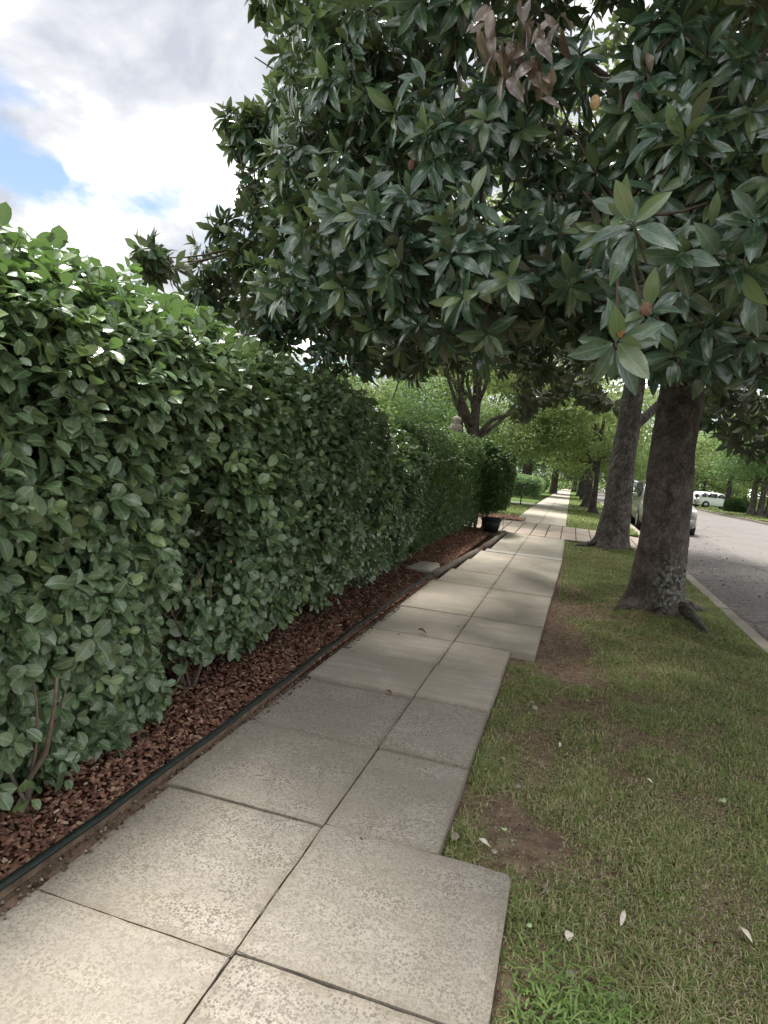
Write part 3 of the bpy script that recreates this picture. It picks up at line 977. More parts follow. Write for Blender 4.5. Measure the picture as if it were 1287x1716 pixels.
# ------------------------------------------------------------------ leaves
def leaf_template(nseg, wid, power=0.85, fold=0.18, curl=0.18, pos=0.45, wave=0.0):
    """blade along +x from 0 to 1, upper side +z; returns vertices and faces"""
    V, Fs = [], []
    xs_ = np.linspace(0, 1, nseg + 1)
    for i, x_ in enumerate(xs_):
        q = x_ ** (math.log(0.5) / math.log(pos))
        w_ = wid * 0.5 * (math.sin(math.pi * q) ** power) if 0 < i < nseg else 0.0
        z_ = -curl * x_ * x_
        if w_ == 0:
            V.append((x_, 0, z_))
        else:
            wv = wave * math.sin(9 * x_)
            V += [(x_, -w_, z_ + fold * w_ + wv * w_), (x_, 0, z_), (x_, w_, z_ + fold * w_ - wv * w_)]
    base = [0] + [1 + 3 * (i - 1) for i in range(1, nseg)] + [1 + 3 * (nseg - 1)]
    Fs += [(0, 1, 2), (0, 2, 3)]
    for i in range(1, nseg - 1):
        p, q = base[i], base[i + 1]
        Fs += [(p, q, q + 1, p + 1), (p + 1, q + 1, q + 2, p + 2)]
    p, q = base[nseg - 1], base[nseg]
    Fs += [(p, q, p + 1), (p + 1, q, p + 2)]
    return np.array(V, float), Fs


def place(T, pos, d, n, L, wf=None):
    """leaf vertices for positions pos, directions d, normals n, lengths L"""
    b = np.cross(n, d)
    wf = np.ones(len(L)) if wf is None else wf
    return pos[:, None, :] + L[:, None, None] * (T[None, :, 0:1] * d[:, None, :] + T[None, :, 1:2] * wf[:, None, None] * b[:, None, :] + T[None, :, 2:3] * n[:, None, :])


def leaf_mesh(name, T, Fs, mat, tint):
    me = bpy.data.meshes.new(name)
    me.from_pydata([tuple(v) for v in T], [], Fs)
    for p in me.polygons:
        p.use_smooth = True
    at_ = me.attributes.new('tint', 'FLOAT_COLOR', 'POINT')
    at_.data.foreach_set('color', np.tile(np.array(tint, np.float32), (len(T), 1)).ravel())
    au = me.attributes.new('leafuv', 'FLOAT_VECTOR', 'POINT')
    au.data.foreach_set('vector', leaf_uv(np.asarray(T)).astype(np.float32).ravel())
    me.materials.append(mat)
    return me


def leaf_objects(me_of, idx, pos, d, n, L, wf, parent, origin, meshes, name='leaf', labels=None):
    for i in idx:
        o = bpy.data.objects.new(name, meshes[me_of[i]])
        b = np.cross(n[i], d[i])
        m = Matrix(((d[i][0] * L[i], b[0] * L[i] * wf[i], n[i][0] * L[i], pos[i][0] - origin[0]),
                    (d[i][1] * L[i], b[1] * L[i] * wf[i], n[i][1] * L[i], pos[i][1] - origin[1]),
                    (d[i][2] * L[i], b[2] * L[i] * wf[i], n[i][2] * L[i], pos[i][2] - origin[2]),
                    (0, 0, 0, 1)))
        o.parent = parent
        o.matrix_basis = m
        COL.objects.link(o)
        if labels and i in labels:
            o['label'] = labels[i]


CAMP = np.array([0, 0, CAM_H])


def in_view(P, margin=0.02):
    c = (P - CAMP) @ RM
    x_ = 643.5 - F_PX * c[:, 0] / c[:, 2]; y_ = 858 + F_PX * c[:, 1] / c[:, 2]
    return (c[:, 2] < 0) & (x_ > -20) & (x_ < 1307) & (y_ > -20) & (y_ < 1736)


# ------------------------------------------------------------------ hedges
def hedge_profile(s, xf, zt, thick):
    """point and outward normal on the hedge's cross-section: s in 0..1 front (low to high), 1..2 top"""
    R_ = 0.42
    zt = np.broadcast_to(np.asarray(zt, float), s.shape)
    hf = zt - R_
    La = R_ * np.pi / 2
    q = s * (hf + La + thick - R_)
    an = np.clip((q - hf) / R_, 0, np.pi / 2)
    f = q < hf
    x_ = np.where(f, 0.0, -R_ + R_ * np.cos(an)) - np.maximum(q - hf - La, 0)
    z_ = np.where(f, q, hf + R_ * np.sin(an))
    nx = np.where(f, 1.0, np.cos(an)); nz = np.where(f, 0.15, np.sin(an) + 0.1)
    return x_ + xf, z_, nx, nz


def hedge(name, label, y0, y1, xf_fn, zt_fn, thick, nshoot, leafL, mat, bottom_fn, n_ind, seg, seed, bump=0.14, hole=-0.52, ends=(False, False), wid=0.72, ymap=None, yellow=0.0):
    g = np.random.default_rng(seed)
    origin = np.array([float(xf_fn(np.array([y0]))[0]) - thick / 2, (y0 + y1) / 2, 0.0])
    root = thing(name, label, 'hedge', tuple(origin))
    u = g.random(nshoot)
    y = ymap(u) if ymap else y0 + (y1 - y0) * u
    s = g.random(nshoot)
    xf = xf_fn(y); zt = zt_fn(y)
    x, z, nx, nz = hedge_profile(s, xf, zt, thick)
    P = np.stack([x, y, z], 1); Nn = np.stack([nx, 0 * nx, nz], 1)
    # taper under the belly
    lowf = np.clip((0.8 - P[:, 2]) / 0.8, 0, 1)
    P[:, 0] -= 0.13 * lowf ** 1.5 * (nx > 0.9)
    if ends[1]:
        k = g.random(nshoot) < 0.18 * thick / (y1 - y0) * 3
        P[k, 0] = xf[k] - g.random(k.sum()) * thick; P[k, 1] = y1; P[k, 2] = g.random(k.sum()) * (zt[k] - 0.1); Nn[k] = (0.1, 1, 0.2)
    if ends[0]:
        k = g.random(nshoot) < 0.18 * thick / (y1 - y0) * 3
        P[k, 0] = xf[k] - g.random(k.sum()) * thick; P[k, 1] = y0; P[k, 2] = g.random(k.sum()) * (zt[k] - 0.1); Nn[k] = (0.1, -1, 0.2)
    lump = sn(P, 2.2, 1) * 0.55 + sn(P, 6.5, 3) * 0.45 + sn(P, 14.0, 2) * 0.25
    depth = np.minimum(g.exponential(0.12, nshoot), 0.55)
    depth = np.where((g.random(nshoot) < 0.025) & (nz < 0.5), -g.uniform(0.02, 0.06, nshoot), depth)
    inner = g.random(nshoot) < 0.26
    depth = np.where(inner, g.uniform(0.3, 0.6, nshoot), depth)
    P = P + unit(Nn) * (bump * lump - depth)[:, None]
    keep = (P[:, 2] > bottom_fn(P[:, 1]) + 0.12 * sn(P, 4, 2)) & (sn(P, 3.0, 4) + 0.4 * sn(P, 8, 2) > hole - 0.35 * (P[:, 2] > 1.2))
    keep |= inner & (P[:, 2] > bottom_fn(P[:, 1]) + 0.15)
    P, Nn, depth = P[keep], unit(Nn[keep]), depth[keep]
    # the hedge's far face
    nb = nshoot // 3
    yb = g.uniform(y0, y1, nb); zb = g.random(nb) * (zt_fn(yb) - 0.15)
    kb = zb > bottom_fn(yb) + 0.1
    yb, zb = yb[kb], zb[kb]; nb = len(yb)
    P = np.concatenate([P, np.stack([xf_fn(yb) - thick + 0.1 * g.normal(0, 1, nb), yb, zb], 1)])
    Nn = np.concatenate([Nn, np.tile([-1.0, 0, 0.15], (nb, 1))]); depth = np.concatenate([depth, np.full(nb, 0.3)])
    ns = len(P)
    ax = unit(Nn * 0.75 + np.array([0, 0, 0.45]) + g.normal(0, 0.42, (ns, 3)))
    ref = unit(np.cross(ax, g.normal(0, 1, (ns, 3))))
    ref2 = np.cross(ax, ref)
    nl = 6
    k = np.tile(np.arange(nl), ns); j = np.repeat(np.arange(ns), nl)
    al = (k // 2) / 2.0                                      # along the shoot
    ph = (k % 2) * np.pi + (k // 2) * np.pi / 2 + g.normal(0, 0.3, ns * nl)
    th = np.radians(82 - 44 * al) + g.normal(0, 0.18, ns * nl)
    rad = np.cos(ph)[:, None] * ref[j] + np.sin(ph)[:, None] * ref2[j]
    d = unit(np.cos(th)[:, None] * ax[j] + np.sin(th)[:, None] * rad)
    d = unit(d + np.array([0, 0, -0.16]))
    # blades turn their faces to the light outside
    upw = np.clip((P[j][:, 2:3] - 0.6) / 1.2, 0, 1)
    face = unit(Nn[j] * (0.75 - 0.45 * upw) + np.array([0, 0, 0.45]) + np.array([0, 0, 0.6]) * upw + ax[j] * 0.4 + g.normal(0, 0.36, (ns * nl, 3)))
    n_ = unit(face - np.sum(face * d, 1, keepdims=True) * d)
    pos = P[j] + ax[j] * (al * leafL * 1.0)[:, None] + d * (0.006)
    L_ = leafL * g.uniform(0.7, 1.15, ns * nl) * (1 - 0.25 * al) * np.clip(g.normal(0.95, 0.22, ns), 0.45, 1.35)[j]
    wf = g.uniform(0.85, 1.15, ns * nl)
    yo = np.where((g.random(ns)[j] < 0.14) & (al > 0.4), g.uniform(0.25, 0.8, ns * nl), 0.0)
    yo = np.where((sn(P, 1.4, 2)[j] > 0.75) & (depth[j] < 0.08) & (al > 0.2), np.maximum(yo, 0.35), yo)
    tint = np.stack([g.random(ns * nl), yo, 0 * yo, 1 + 0 * yo], 1)
    dist = np.linalg.norm(pos - CAMP, axis=1)
    seen = in_view(pos) & (depth[j] < 0.06)
    T, Fs = leaf_template(seg, wid, 0.52, 0.26, 0.20, 0.56)
    ind = np.zeros(0, int)
    if n_ind:
        score = np.where(seen, L_ / dist, 0)
        ind = np.argsort(-score)[:n_ind]
        Th, Fh = leaf_template(9, wid * 0.96, 0.50, 0.26, 0.20, 0.56)
        Tw, Fw = leaf_template(9, wid * 0.92, 0.52, 0.42, 0.34, 0.54, 0.14)
        meshes = [leaf_mesh('leaf', Th, Fh, mat, (0, 0, 0, 1)), leaf_mesh('leaf', Tw, Fw, mat, (0, 0, 0, 1)), leaf_mesh('leaf', Th, Fh, mat, (0, 0.6, 0, 1))]
        me_of = np.where(yo > 0.2, 2, g.integers(0, 2, ns * nl))
        leaf_objects(me_of, ind, pos, d, n_, L_, wf, root, origin, meshes)
    rest = np.ones(ns * nl, bool); rest[ind] = False
    a_ = Acc()
    a_.many(place(T, pos[rest], d[rest], n_[rest], L_[rest], wf[rest]) - origin, Fs, tint[rest], T)
    fo = a_.build('foliage', mat, root); fo['kind'] = 'stuff'
    # twigs under the leaves
    a_ = Acc()
    sel = g.choice(ns, min(ns, 2200 if n_ind else 500), replace=False)
    for i in sel:
        p1 = P[i] + ax[i] * leafL * 1.0; p0 = P[i] - Nn[i] * g.uniform(0.1, 0.28) - np.array([0, 0, g.uniform(0.02, 0.15)])
        v, f = tube(np.stack([p0, (p0 + p1) / 2 + g.normal(0, 0.012, 3), p1]), [0.004, 0.003, 0.0016], 3, False)
        a_.add(v - origin, f)
    tw = a_.build('twigs', M['twig'], root); tw['kind'] = 'stuff'
    return root, origin


def stems(root, origin, spots, seed, hmax, rad=(0.012, 0.024), lean=0.25, mat='twig_pale'):
    g = np.random.default_rng(seed)
    for (x, y, n) in spots:
        for _ in range(n):
            b = np.array([x + g.normal(0, 0.05), y + g.normal(0, 0.06), 0.015])
            tp = b + np.array([g.normal(-0.1, lean), g.normal(0, lean), hmax * g.uniform(0.7, 1)])
            md = (b + tp) / 2 + np.array([g.normal(0, 0.1), g.normal(0, 0.1), -0.1])
            r = g.uniform(*rad)
            pts = bez(b - np.array([0, 0, 0.05]), md, tp, 7)
            pts[1:-1] += g.normal(0, 0.012, (5, 3))
            v, f = tube(pts, np.linspace(r * 1.3, r * 0.45, 7), 7)
            a_ = Acc(); a_.add(v - origin, f)
            for _k in range(2):
                i0 = int(g.integers(2, 5)); q0 = pts[i0]; q1 = q0 + np.array([g.normal(0.02, 0.12), g.normal(0, 0.16), g.uniform(0.25, 0.5)])
                v, f = tube(bez(q0, (q0 + q1) / 2 + g.normal(0, 0.04, 3), q1, 5), np.linspace(r * 0.7, r * 0.25, 5), 5)
                a_.add(v - origin, f)
            a_.build('stem', M[mat], root)


xf1 = lambda y: -1.87 - 0.025 * np.clip(y - 2.5, 0, 3) - 0.02 * np.clip(y - 5, 0, 4)
zt1 = lambda y: 2.18 - 0.02 * np.clip(3.2 - y, 0, 1.5) + 0.05 * np.sin(y * 1.3) - 0.085 * np.clip(y - 4.2, 0, 6)
h1, o1 = hedge('hedge', 'tall rounded glossy broadleaf hedge beside the near slabs', 0.3, 8.9, xf1, zt1, 1.35, 17500, 0.088, M['hedge_leaf'],
               lambda y: 0.05 + 0.15 * np.clip((y - 2.5) / 0.6, 0, 1), 300, 5, 21, ymap=lambda u: 0.3 + 8.6 * u ** 1.12)
spots = [(-2.05, 1.35, 3), (-1.98, 1.93, 3), (-2.3, 2.3, 2), (-2.2, 3.0, 3), (-2.05, 3.28, 3), (-2.45, 3.9, 2), (-2.3, 4.65, 4), (-2.4, 5.6, 3), (-2.35, 6.5, 3), (-2.45, 7.3, 3), (-2.35, 8.2, 3), (-2.9, 2.6, 2), (-2.9, 4.2, 2), (-2.9, 6.0, 2)]
stems(h1, o1, [(x_ - 0.03, y_, n_ + 1) for x_, y_, n_ in spots] + [(x_ - 0.05, y_ + 0.35, 2) for x_, y_, n_ in spots[3:]], 3, 0.8, (0.006, 0.016), 0.16)
xf2 = lambda y: -2.03 + 0.02 * (y - 9)
zt2 = lambda y: 2.0 + 0.022 * (y - 9) + 0.02 * np.sin(y * 2.1)
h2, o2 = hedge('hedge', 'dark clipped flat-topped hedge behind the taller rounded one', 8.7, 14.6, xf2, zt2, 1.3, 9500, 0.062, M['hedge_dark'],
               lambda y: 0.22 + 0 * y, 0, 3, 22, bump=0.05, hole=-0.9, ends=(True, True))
stems(h2, o2, [(-2.3, y_, 3) for y_ in np.arange(9.2, 14.5, 0.8)], 4, 1.3, (0.014, 0.03), 0.2, 'twig')

# round shrub at the end of the row
def round_shrub(name, label, c, r, nshoot, leafL, mat, seed, group=None, zlow=0.2, nstem=6):
    g = np.random.default_rng(seed)
    origin = np.array([c[0], c[1], float(gz(c[1]))])
    root = thing(name, label, 'shrub', tuple(origin), group)
    dirs = unit(g.normal(0, 1, (nshoot, 3)))
    rr = 1 - np.minimum(g.exponential(0.13, nshoot), 0.7)
    P = dirs * np.array(r) * rr[:, None]
    P *= (1 + 0.10 * sn(dirs, 3.5, 2) + 0.06 * sn(dirs, 9, 1))[:, None]
    P = P + np.array([0, 0, c[2]])
    k = P[:, 2] > zlow + 0.15 * sn(P, 3, 1)
    P, Nn = P[k], dirs[k]
    nl = 5; ns = len(P); j = np.repeat(np.arange(ns), nl)
    d = unit(Nn[j] * 0.6 + g.normal(0, 0.75, (ns * nl, 3)) + np.array([0, 0, 0.1]))
    face = unit(Nn[j] * 0.5 + np.array([0, 0, 0.8]) + g.normal(0, 0.4, (ns * nl, 3)))
    n_ = unit(face - np.sum(face * d, 1, keepdims=True) * d)
    L_ = leafL * g.uniform(0.6, 1.2, ns * nl)
    T, Fs = leaf_template(3, 0.6, 0.75, 0.25, 0.2)
    tint = np.stack([g.random(ns * nl), (g.random(ns * nl) < 0.06) * 0.6, 0 * L_, 1 + 0 * L_], 1)
    a_ = Acc(); a_.many(place(T, P[j] + g.normal(0, 0.02, (ns * nl, 3)), d, n_, L_), Fs, tint)
    fo = a_.build('foliage', mat, root); fo['kind'] = 'stuff'
    for _ in range(nstem):
        tp = np.array([g.normal(0, r[0] * 0.4), g.normal(0, r[1] * 0.4), c[2] + r[2] * 0.2])
        pts = bez((g.normal(0, 0.08), g.normal(0, 0.08), -0.03), (tp[0] * 0.4, tp[1] * 0.4, tp[2] * 0.6), tp, 6)
        v, f = tube(pts, np.linspace(0.022, 0.008, 6), 6)
        a_ = Acc(); a_.add(v, f); a_.build('stem', M['twig'], root)
    return root


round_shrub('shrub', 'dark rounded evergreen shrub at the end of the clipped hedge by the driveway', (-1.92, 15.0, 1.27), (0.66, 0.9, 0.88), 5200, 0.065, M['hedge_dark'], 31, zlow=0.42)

# far clipped hedge beyond the lawn
xf3 = lambda y: -1.75 + 0 * y
zt3 = lambda y: 1.25 + gz(y) + 0 * y
h3, o3 = hedge('hedge', 'low grey-green clipped hedge beyond the black handrail', 38.5, 52, xf3, zt3, 3.2, 5200, 0.12, M['tree_leaf_cool'],
               lambda y: gz(y) + 0.05, 0, 3, 23, bump=0.05, hole=-2, ends=(True, False))

# dry tan leaf caught on top of the near hedge, and a bare twig
T, Fs = leaf_template(6, 0.28, 0.8, 0.5, 0.5)
pp = at(565, 681, 5.6); dd = unit(np.array([0.45, -0.3, -0.75]))
me = leaf_mesh('dry_leaf', T * 0.13, Fs, M['tan_leaf'], (0, 0, 0, 1))
o = bpy.data.objects.new('dry_leaf', me); COL.objects.link(o); o.location = pp
o.rotation_euler = Vector(dd).to_track_quat('X', 'Z').to_euler()
tag(o, 'curled tan dry leaf caught on the face of the tall hedge', 'leaf')


# ------------------------------------------------------------------ trunks
def trunk_mesh(h, r0, r1, flare, seed, lobes=5, nseg=48, nz=70, lean=(0, 0), rough=0.02, knots=(), relief=0.0):
    g = np.random.default_rng(seed)
    zs_ = np.concatenate([np.linspace(-0.15, 0.8, nz // 2), np.linspace(0.82, h, nz - nz // 2)])
    an = np.linspace(0, 2 * np.pi, nseg, endpoint=False)
    ph = g.uniform(0, 6.28, 3)
    V = []
    for z_ in zs_:
        r = r0 + (r1 - r0) * np.clip(z_ / h, 0, 1)
        fl = flare * np.exp(-max(z_, 0) / 0.16) * (0.55 + 0.45 * np.cos(lobes * an + ph[0]) + 0.3 * np.cos(3 * an + ph[1])) + flare * 0.35 * np.exp(-max(z_, 0) / 0.45)
        ring = np.stack([np.cos(an), np.sin(an), np.full(nseg, z_)], 1)
        nz_ = rough * (sn(ring * np.array([1, 1, 1.6]), 2.6, 1) + 0.5 * sn(ring * np.array([1, 1, 1.2]), 7, 2))
        rr = r + fl + nz_
        if relief:
            rr = rr + relief * (np.abs(sn(ring * np.array([r0, r0, 0.35]), 26.0, 3)) - 0.4 + 0.5 * sn(ring * np.array([r0, r0, 1.0]), 55.0, 1))
        for (ka, kz, kr, ks) in knots:
            da = np.angle(np.exp(1j * (an - ka)))
            rr = rr + kr * np.exp(-(da / ks) ** 2 - ((z_ - kz) / (ks * 0.45)) ** 2)
        V.append(np.stack([rr * np.cos(an) + lean[0] * z_, rr * np.sin(an) + lean[1] * z_, np.full(nseg, z_)], 1))
    V = np.concatenate(V)
    Fs_ = []
    for i in range(len(zs_) - 1):
        for j in range(nseg):
            k_ = (j + 1) % nseg
            Fs_.append((i * nseg + j, i * nseg + k_, (i + 1) * nseg + k_, (i + 1) * nseg + j))
    Fs_.append(tuple((len(zs_) - 1) * nseg + j for j in range(nseg)))
    return V, Fs_


def root_tube(pts, r, mat, parent, name='root'):
    v, f = tube(np.array(pts), r, 8)
    v += 0.008 * sn(v, 30, 1)[:, None]
    a_ = Acc(); a_.add(v, f)
    return a_.build(name, mat, parent)


# ------------------------------------------------------------------ the magnolia
MO = np.array([T1[0], T1[1], 0.0])
mag = thing('magnolia_tree', 'large glossy-leaved magnolia with dark lichen-spotted trunk nearest on the verge', 'tree', tuple(MO))
v, f = trunk_mesh(8.5, 0.275, 0.16, 0.15, 4, 5, 120, 330, (-0.012, 0.0), 0.016, ((3.9, 1.75, 0.05, 0.35), (5.2, 1.0, 0.025, 0.4), (4.3, 2.4, 0.03, 0.3), (4.9, 2.1, 0.03, 0.18), (4.1, 0.75, 0.022, 0.22)), 0.006)
a = Acc(); a.add(v, f); a.build('trunk', M['bark_magnolia'], mag)
gr = np.random.default_rng(9)
for pts, r in (([(0.25, -0.25, 0.12), (0.38, -0.55, 0.05), (0.42, -0.85, -0.01), (0.40, -1.2, -0.07)], [0.10, 0.05, 0.035, 0.015]),
               ([(-0.22, -0.18, 0.10), (-0.40, -0.30, 0.03), (-0.52, -0.42, -0.05)], [0.11, 0.06, 0.02]),
               ([(0.05, -0.3, 0.08), (-0.05, -0.5, 0.0), (-0.2, -0.75, -0.08)], [0.08, 0.045, 0.02]),
               ([(0.3, 0.1, 0.1), (0.6, 0.25, 0.02), (0.8, 0.5, -0.06)], [0.09, 0.05, 0.02])):
    root_tube(pts, r, M['bark_magnolia'], mag)

gm = np.random.default_rng(77)
clumps = []
# crown surface: clumps spread over a broad dome round the trunk
nc = 420
CR = np.array([5.5, 5.1, 5.4]); CC = np.array([T1[0] - 0.1, T1[1], 5.2])
i = np.arange(nc) + 0.5
phi = np.arccos(1 - 1.75 * i / nc); gold = np.pi * (1 + 5 ** 0.5) * i
dirs = np.stack([np.cos(gold) * np.sin(phi), np.sin(gold) * np.sin(phi), np.cos(phi)], 1)
for q in dirs:
    rad_ = gm.uniform(0.72, 1.0) * (1 + 0.07 * sn(q[None], 4.0, 3)[0])
    c_ = CC + q * CR * rad_
    lo_ = 2.6 + 0.15 * max(0, c_[1] - 5.2)
    if c_[2] < lo_:
        c_[2] = lo_ + gm.uniform(0, 0.5)
    clumps.append((c_, gm.uniform(0.45, 0.8)))
# inner clumps
for _ in range(90):
    q = unit(gm.normal(0, 1, 3)); c_ = CC + q * CR * gm.uniform(0.35, 0.7)
    c_[2] = max(c_[2], 3.1)
    clumps.append((c_, gm.uniform(0.5, 0.8)))
# underside layer over the path and verge
for _ in range(70):
    r_ = math.sqrt(gm.random()) * 4.7; a__ = gm.uniform(0, 6.28)
    c_ = np.array([T1[0] + r_ * math.cos(a__), T1[1] + r_ * math.sin(a__), 3.0 + 0.35 * gm.random() - 0.3 * (r_ / 4.7) + 0.15 * max(0, r_ * math.sin(a__) + T1[1] - 5.2)])
    clumps.append((c_, gm.uniform(0.35, 0.6)))
EXTRA = [(275, 432, 5.2, 0.20), (262, 452, 5.25, 0.14), (300, 440, 5.3, 0.15), (395, 215, 6.4, 0.26), (425, 245, 6.5, 0.3), (470, 235, 6.6, 0.32), (500, 180, 6.4, 0.35), (440, 200, 6.4, 0.2),
         (425, 320, 6.6, 0.26), (455, 350, 6.5, 0.28), (400, 395, 6.2, 0.3), (370, 440, 6.2, 0.32), (350, 490, 6.3, 0.28), (440, 430, 6.0, 0.4), (480, 500, 6.0, 0.4), (400, 520, 6.6, 0.35), (490, 555, 6.4, 0.35),
         (450, 5, 6.0, 0.22), (520, 40, 5.8, 0.4), (530, 100, 5.6, 0.4), (560, 600, 6.3, 0.3), (620, 590, 6.2, 0.32), (700, 590, 6.4, 0.34), (780, 580, 6.8, 0.34), (850, 560, 6.5, 0.4), (560, 470, 5.2, 0.4), (640, 500, 5.2, 0.42),
         (1190, 590, 6.5, 0.36), (1250, 640, 7.5, 0.4), (1275, 560, 6.0, 0.4), (1230, 700, 9.0, 0.35), (1280, 720, 8.5, 0.4), (1200, 665, 9.5, 0.3), (900, 650, 9.8, 0.35), (960, 640, 9.5, 0.4), (885, 690, 10.2, 0.28), (940, 600, 7.0, 0.4), (1000, 660, 10.0, 0.3)]
for (px, py, Y_, r_) in EXTRA:
    clumps.append((at(px, py, Y_), r_))
pos_r, ax_r, big = [], [], []
TOC = unit(CAMP - CC)
for ic, (c_, r_) in enumerate(clumps):
    dcam = np.linalg.norm(c_ - CAMP)
    fr = float(((c_ - CC) / CR) @ TOC)
    full = min(1.0, max(0.16, 0.16 + 1.4 * (fr - 0.02)))
    if c_[0] < -2.3 and c_[1] < 9.5:
        full = max(full, 0.85)
    if c_[2] > 6.8:
        full = min(full, 0.22)
    if ic >= len(clumps) - len(EXTRA):
        full = 1.0
    n_ = int((32 * (r_ / 0.6) ** 2 + 3) * full) + 1
    out = unit(c_ - CC)
    q = unit(gm.normal(0, 1, (n_, 3)) + 0.55 * out + np.array([0, 0, 0.1]))
    p = c_ + q * np.array([1, 1, 0.75]) * r_ * gm.uniform(0.55, 1.05, (n_, 1))
    pos_r.append(p); ax_r.append(unit(q * 0.6 + out * 0.5 + np.array([0, 0, 0.35]) + gm.normal(0, 0.25, (n_, 3))))
P = np.concatenate(pos_r); A = np.concatenate(ax_r)
# the near rosettes that the photograph shows one by one
NEAR = [(1035, 572, 2.75, 1.0), (1060, 372, 3.0, 1.0), (790, 335, 3.9, 1.05), (692, 330, 4.2, 1), (578, 372, 4.0, 1), (1222, 432, 3.7, 1), (1268, 478, 3.6, 1), (1140, 478, 3.7, 1), (1000, 285, 4.6, 1), (1045, 262, 4.7, 1), (1185, 245, 4.9, 1),
        (940, 385, 4.3, 1), (880, 350, 4.6, 1), (760, 178, 4.8, 1), (645, 262, 5.0, 1), (1085, 520, 3.1, 0.8), (1190, 380, 4.0, 1), (1105, 320, 4.2, 1), (850, 440, 4.5, 1), (700, 430, 4.6, 1), (620, 440, 4.5, 1), (1180, 540, 3.9, 1), (1255, 560, 4.2, 1),
        (960, 470, 4.3, 1), (1015, 400, 3.9, 0.9), (1080, 40, 4.6, 1), (1190, 25, 4.6, 1), (830, 150, 4.4, 1), (960, 120, 5.0, 1), (590, 540, 5.4, 1), (760, 520, 5.3, 1), (1270, 330, 4.4, 1), (900, 250, 4.7, 1), (740, 260, 4.7, 1), (500, 440, 5.6, 1), (1130, 590, 4.0, .9)]
NP = np.array([at(*q[:3]) for q in NEAR])
NA = unit(np.array([0.0, -0.15, 0.50]) + 0.68 * unit(CAMP - NP) + gm.normal(0, 0.18, NP.shape))
# clear view lines: nothing nearer than the crown's rim, nothing hanging below it
dc = np.linalg.norm(P - CAMP, axis=1)
low = 2.34 + 0.24 * sn(P, 1.5, 1) + 0.10 * sn(P, 4, 3) + 0.15 * np.clip(P[:, 1] - 5.2, 0, 9)
k = (dc > 3.5) & ((P[:, 2] > low) | (np.arange(len(P)) >= len(P) - 0))
# the gaps of sky that the crown leaves
gap = (sn(P, 1.25, 3) + 0.5 * sn(P, 3.1, 1)) < np.where(P[:, 0] < -1.8, -0.42, -0.60)
for vc, vr in ((at(1185, 185, 5.4), (0.42, 1.3, 0.42)), (at(1020, 150, 5.0), (0.22, 1.2, 0.26)), (at(1110, 250, 5.6), (0.3, 1.0, 0.25)), (at(1000, 60, 5.0), (0.2, 1.2, 0.2)), (at(1095, 110, 6.5), (0.25, 2.2, 0.22))):
    gap |= np.sum(((P - vc) / np.array(vr)) ** 2, 1) < 1
k &= ~gap
keepx = np.zeros(len(P), bool)
ne = sum(len(q) for q in pos_r[-len(EXTRA):])
keepx[-ne:] = True
k |= keepx & (dc > 3.5)
# the crown's left flank stops where the open sky begins
left_lim = np.interp(P[:, 2], [2.6, 3.4, 3.9, 5.0, 6.0, 9.0], [-3.75, -3.6, -3.2, -2.75, -2.4, -1.9]) * (P[:, 1] / 6.3) ** 0.55 + 0.4 * sn(P, 2.0, 2)
k &= (P[:, 0] > left_lim) | keepx
k &= ~(np.sum(((P - at(322, 430, 5.4)) / np.array([0.13, 1.6, 0.40])) ** 2, 1) < 1)
P, A = P[k], A[k]
P = np.concatenate([P, NP]); A = np.concatenate([A, NA])
isnear = np.zeros(len(P), bool); isnear[-len(NP):] = True
scl = np.ones(len(P)); scl[-len(NP):] = [q[3] * 1.1 for q in NEAR]
ns = len(P); nl = 12
j = np.repeat(np.arange(ns), nl); kk = np.tile(np.arange(nl), ns)
ref = unit(np.cross(A, gm.normal(0, 1, (ns, 3)))); ref2 = np.cross(A, ref)
u_ = kk / (nl - 1.0)
ph = kk * 2.39996 + gm.normal(0, 0.22, ns * nl)
th = np.radians(18 + 105 * u_ ** 0.9) + gm.normal(0, 0.16, ns * nl)
rad = np.cos(ph)[:, None] * ref[j] + np.sin(ph)[:, None] * ref2[j]
d = np.cos(th)[:, None] * A[j] + np.sin(th)[:, None] * rad
d = unit(d + np.array([0, 0, -1.0]) * np.where(isnear[j], 0.10 + 0.35 * u_, 0.10 + 0.58 * u_)[:, None])
n_ = unit(A[j] - np.sum(A[j] * d, 1, keepdims=True) * d + gm.normal(0, 0.26, (ns * nl, 3)))
n_ = unit(n_ - np.sum(n_ * d, 1, keepdims=True) * d)
Lm = 0.190 * gm.uniform(0.75, 1.15, ns * nl) * (0.72 + 0.32 * np.sin(np.pi * np.clip(u_ + 0.1, 0, 1))) * scl[j]
pos = P[j] - A[j] * (0.075 * u_)[:, None] + d * 0.012
wf = gm.uniform(0.85, 1.15, ns * nl)
yo = np.where((u_ < 0.30) & (gm.random(ns)[j] < 0.32), gm.uniform(0.35, 0.95, ns * nl), 0.0)
yo = np.where(isnear[j] & (u_ < 0.2), np.maximum(yo, 0.4), yo)
dry = np.zeros(ns * nl)
tint = np.stack([np.clip(0.55 * gm.random(ns)[j] + 0.45 * gm.random(ns * nl), 0, 0.99), yo, dry, 1 + 0 * yo], 1)
dist = np.linalg.norm(pos - CAMP, axis=1)
seen = in_view(pos)
score = np.where(seen & isnear[j], 10, 0) + np.where(seen, Lm / dist, 0)
ind = np.argsort(-score)[:300]
Th, Fh = leaf_template(8, 0.37, 0.8, 0.26, 0.24, 0.52)
Tw, Fw = leaf_template(8, 0.35, 0.85, 0.44, 0.40, 0.54, 0.12)
ml = M['magnolia_leaf']
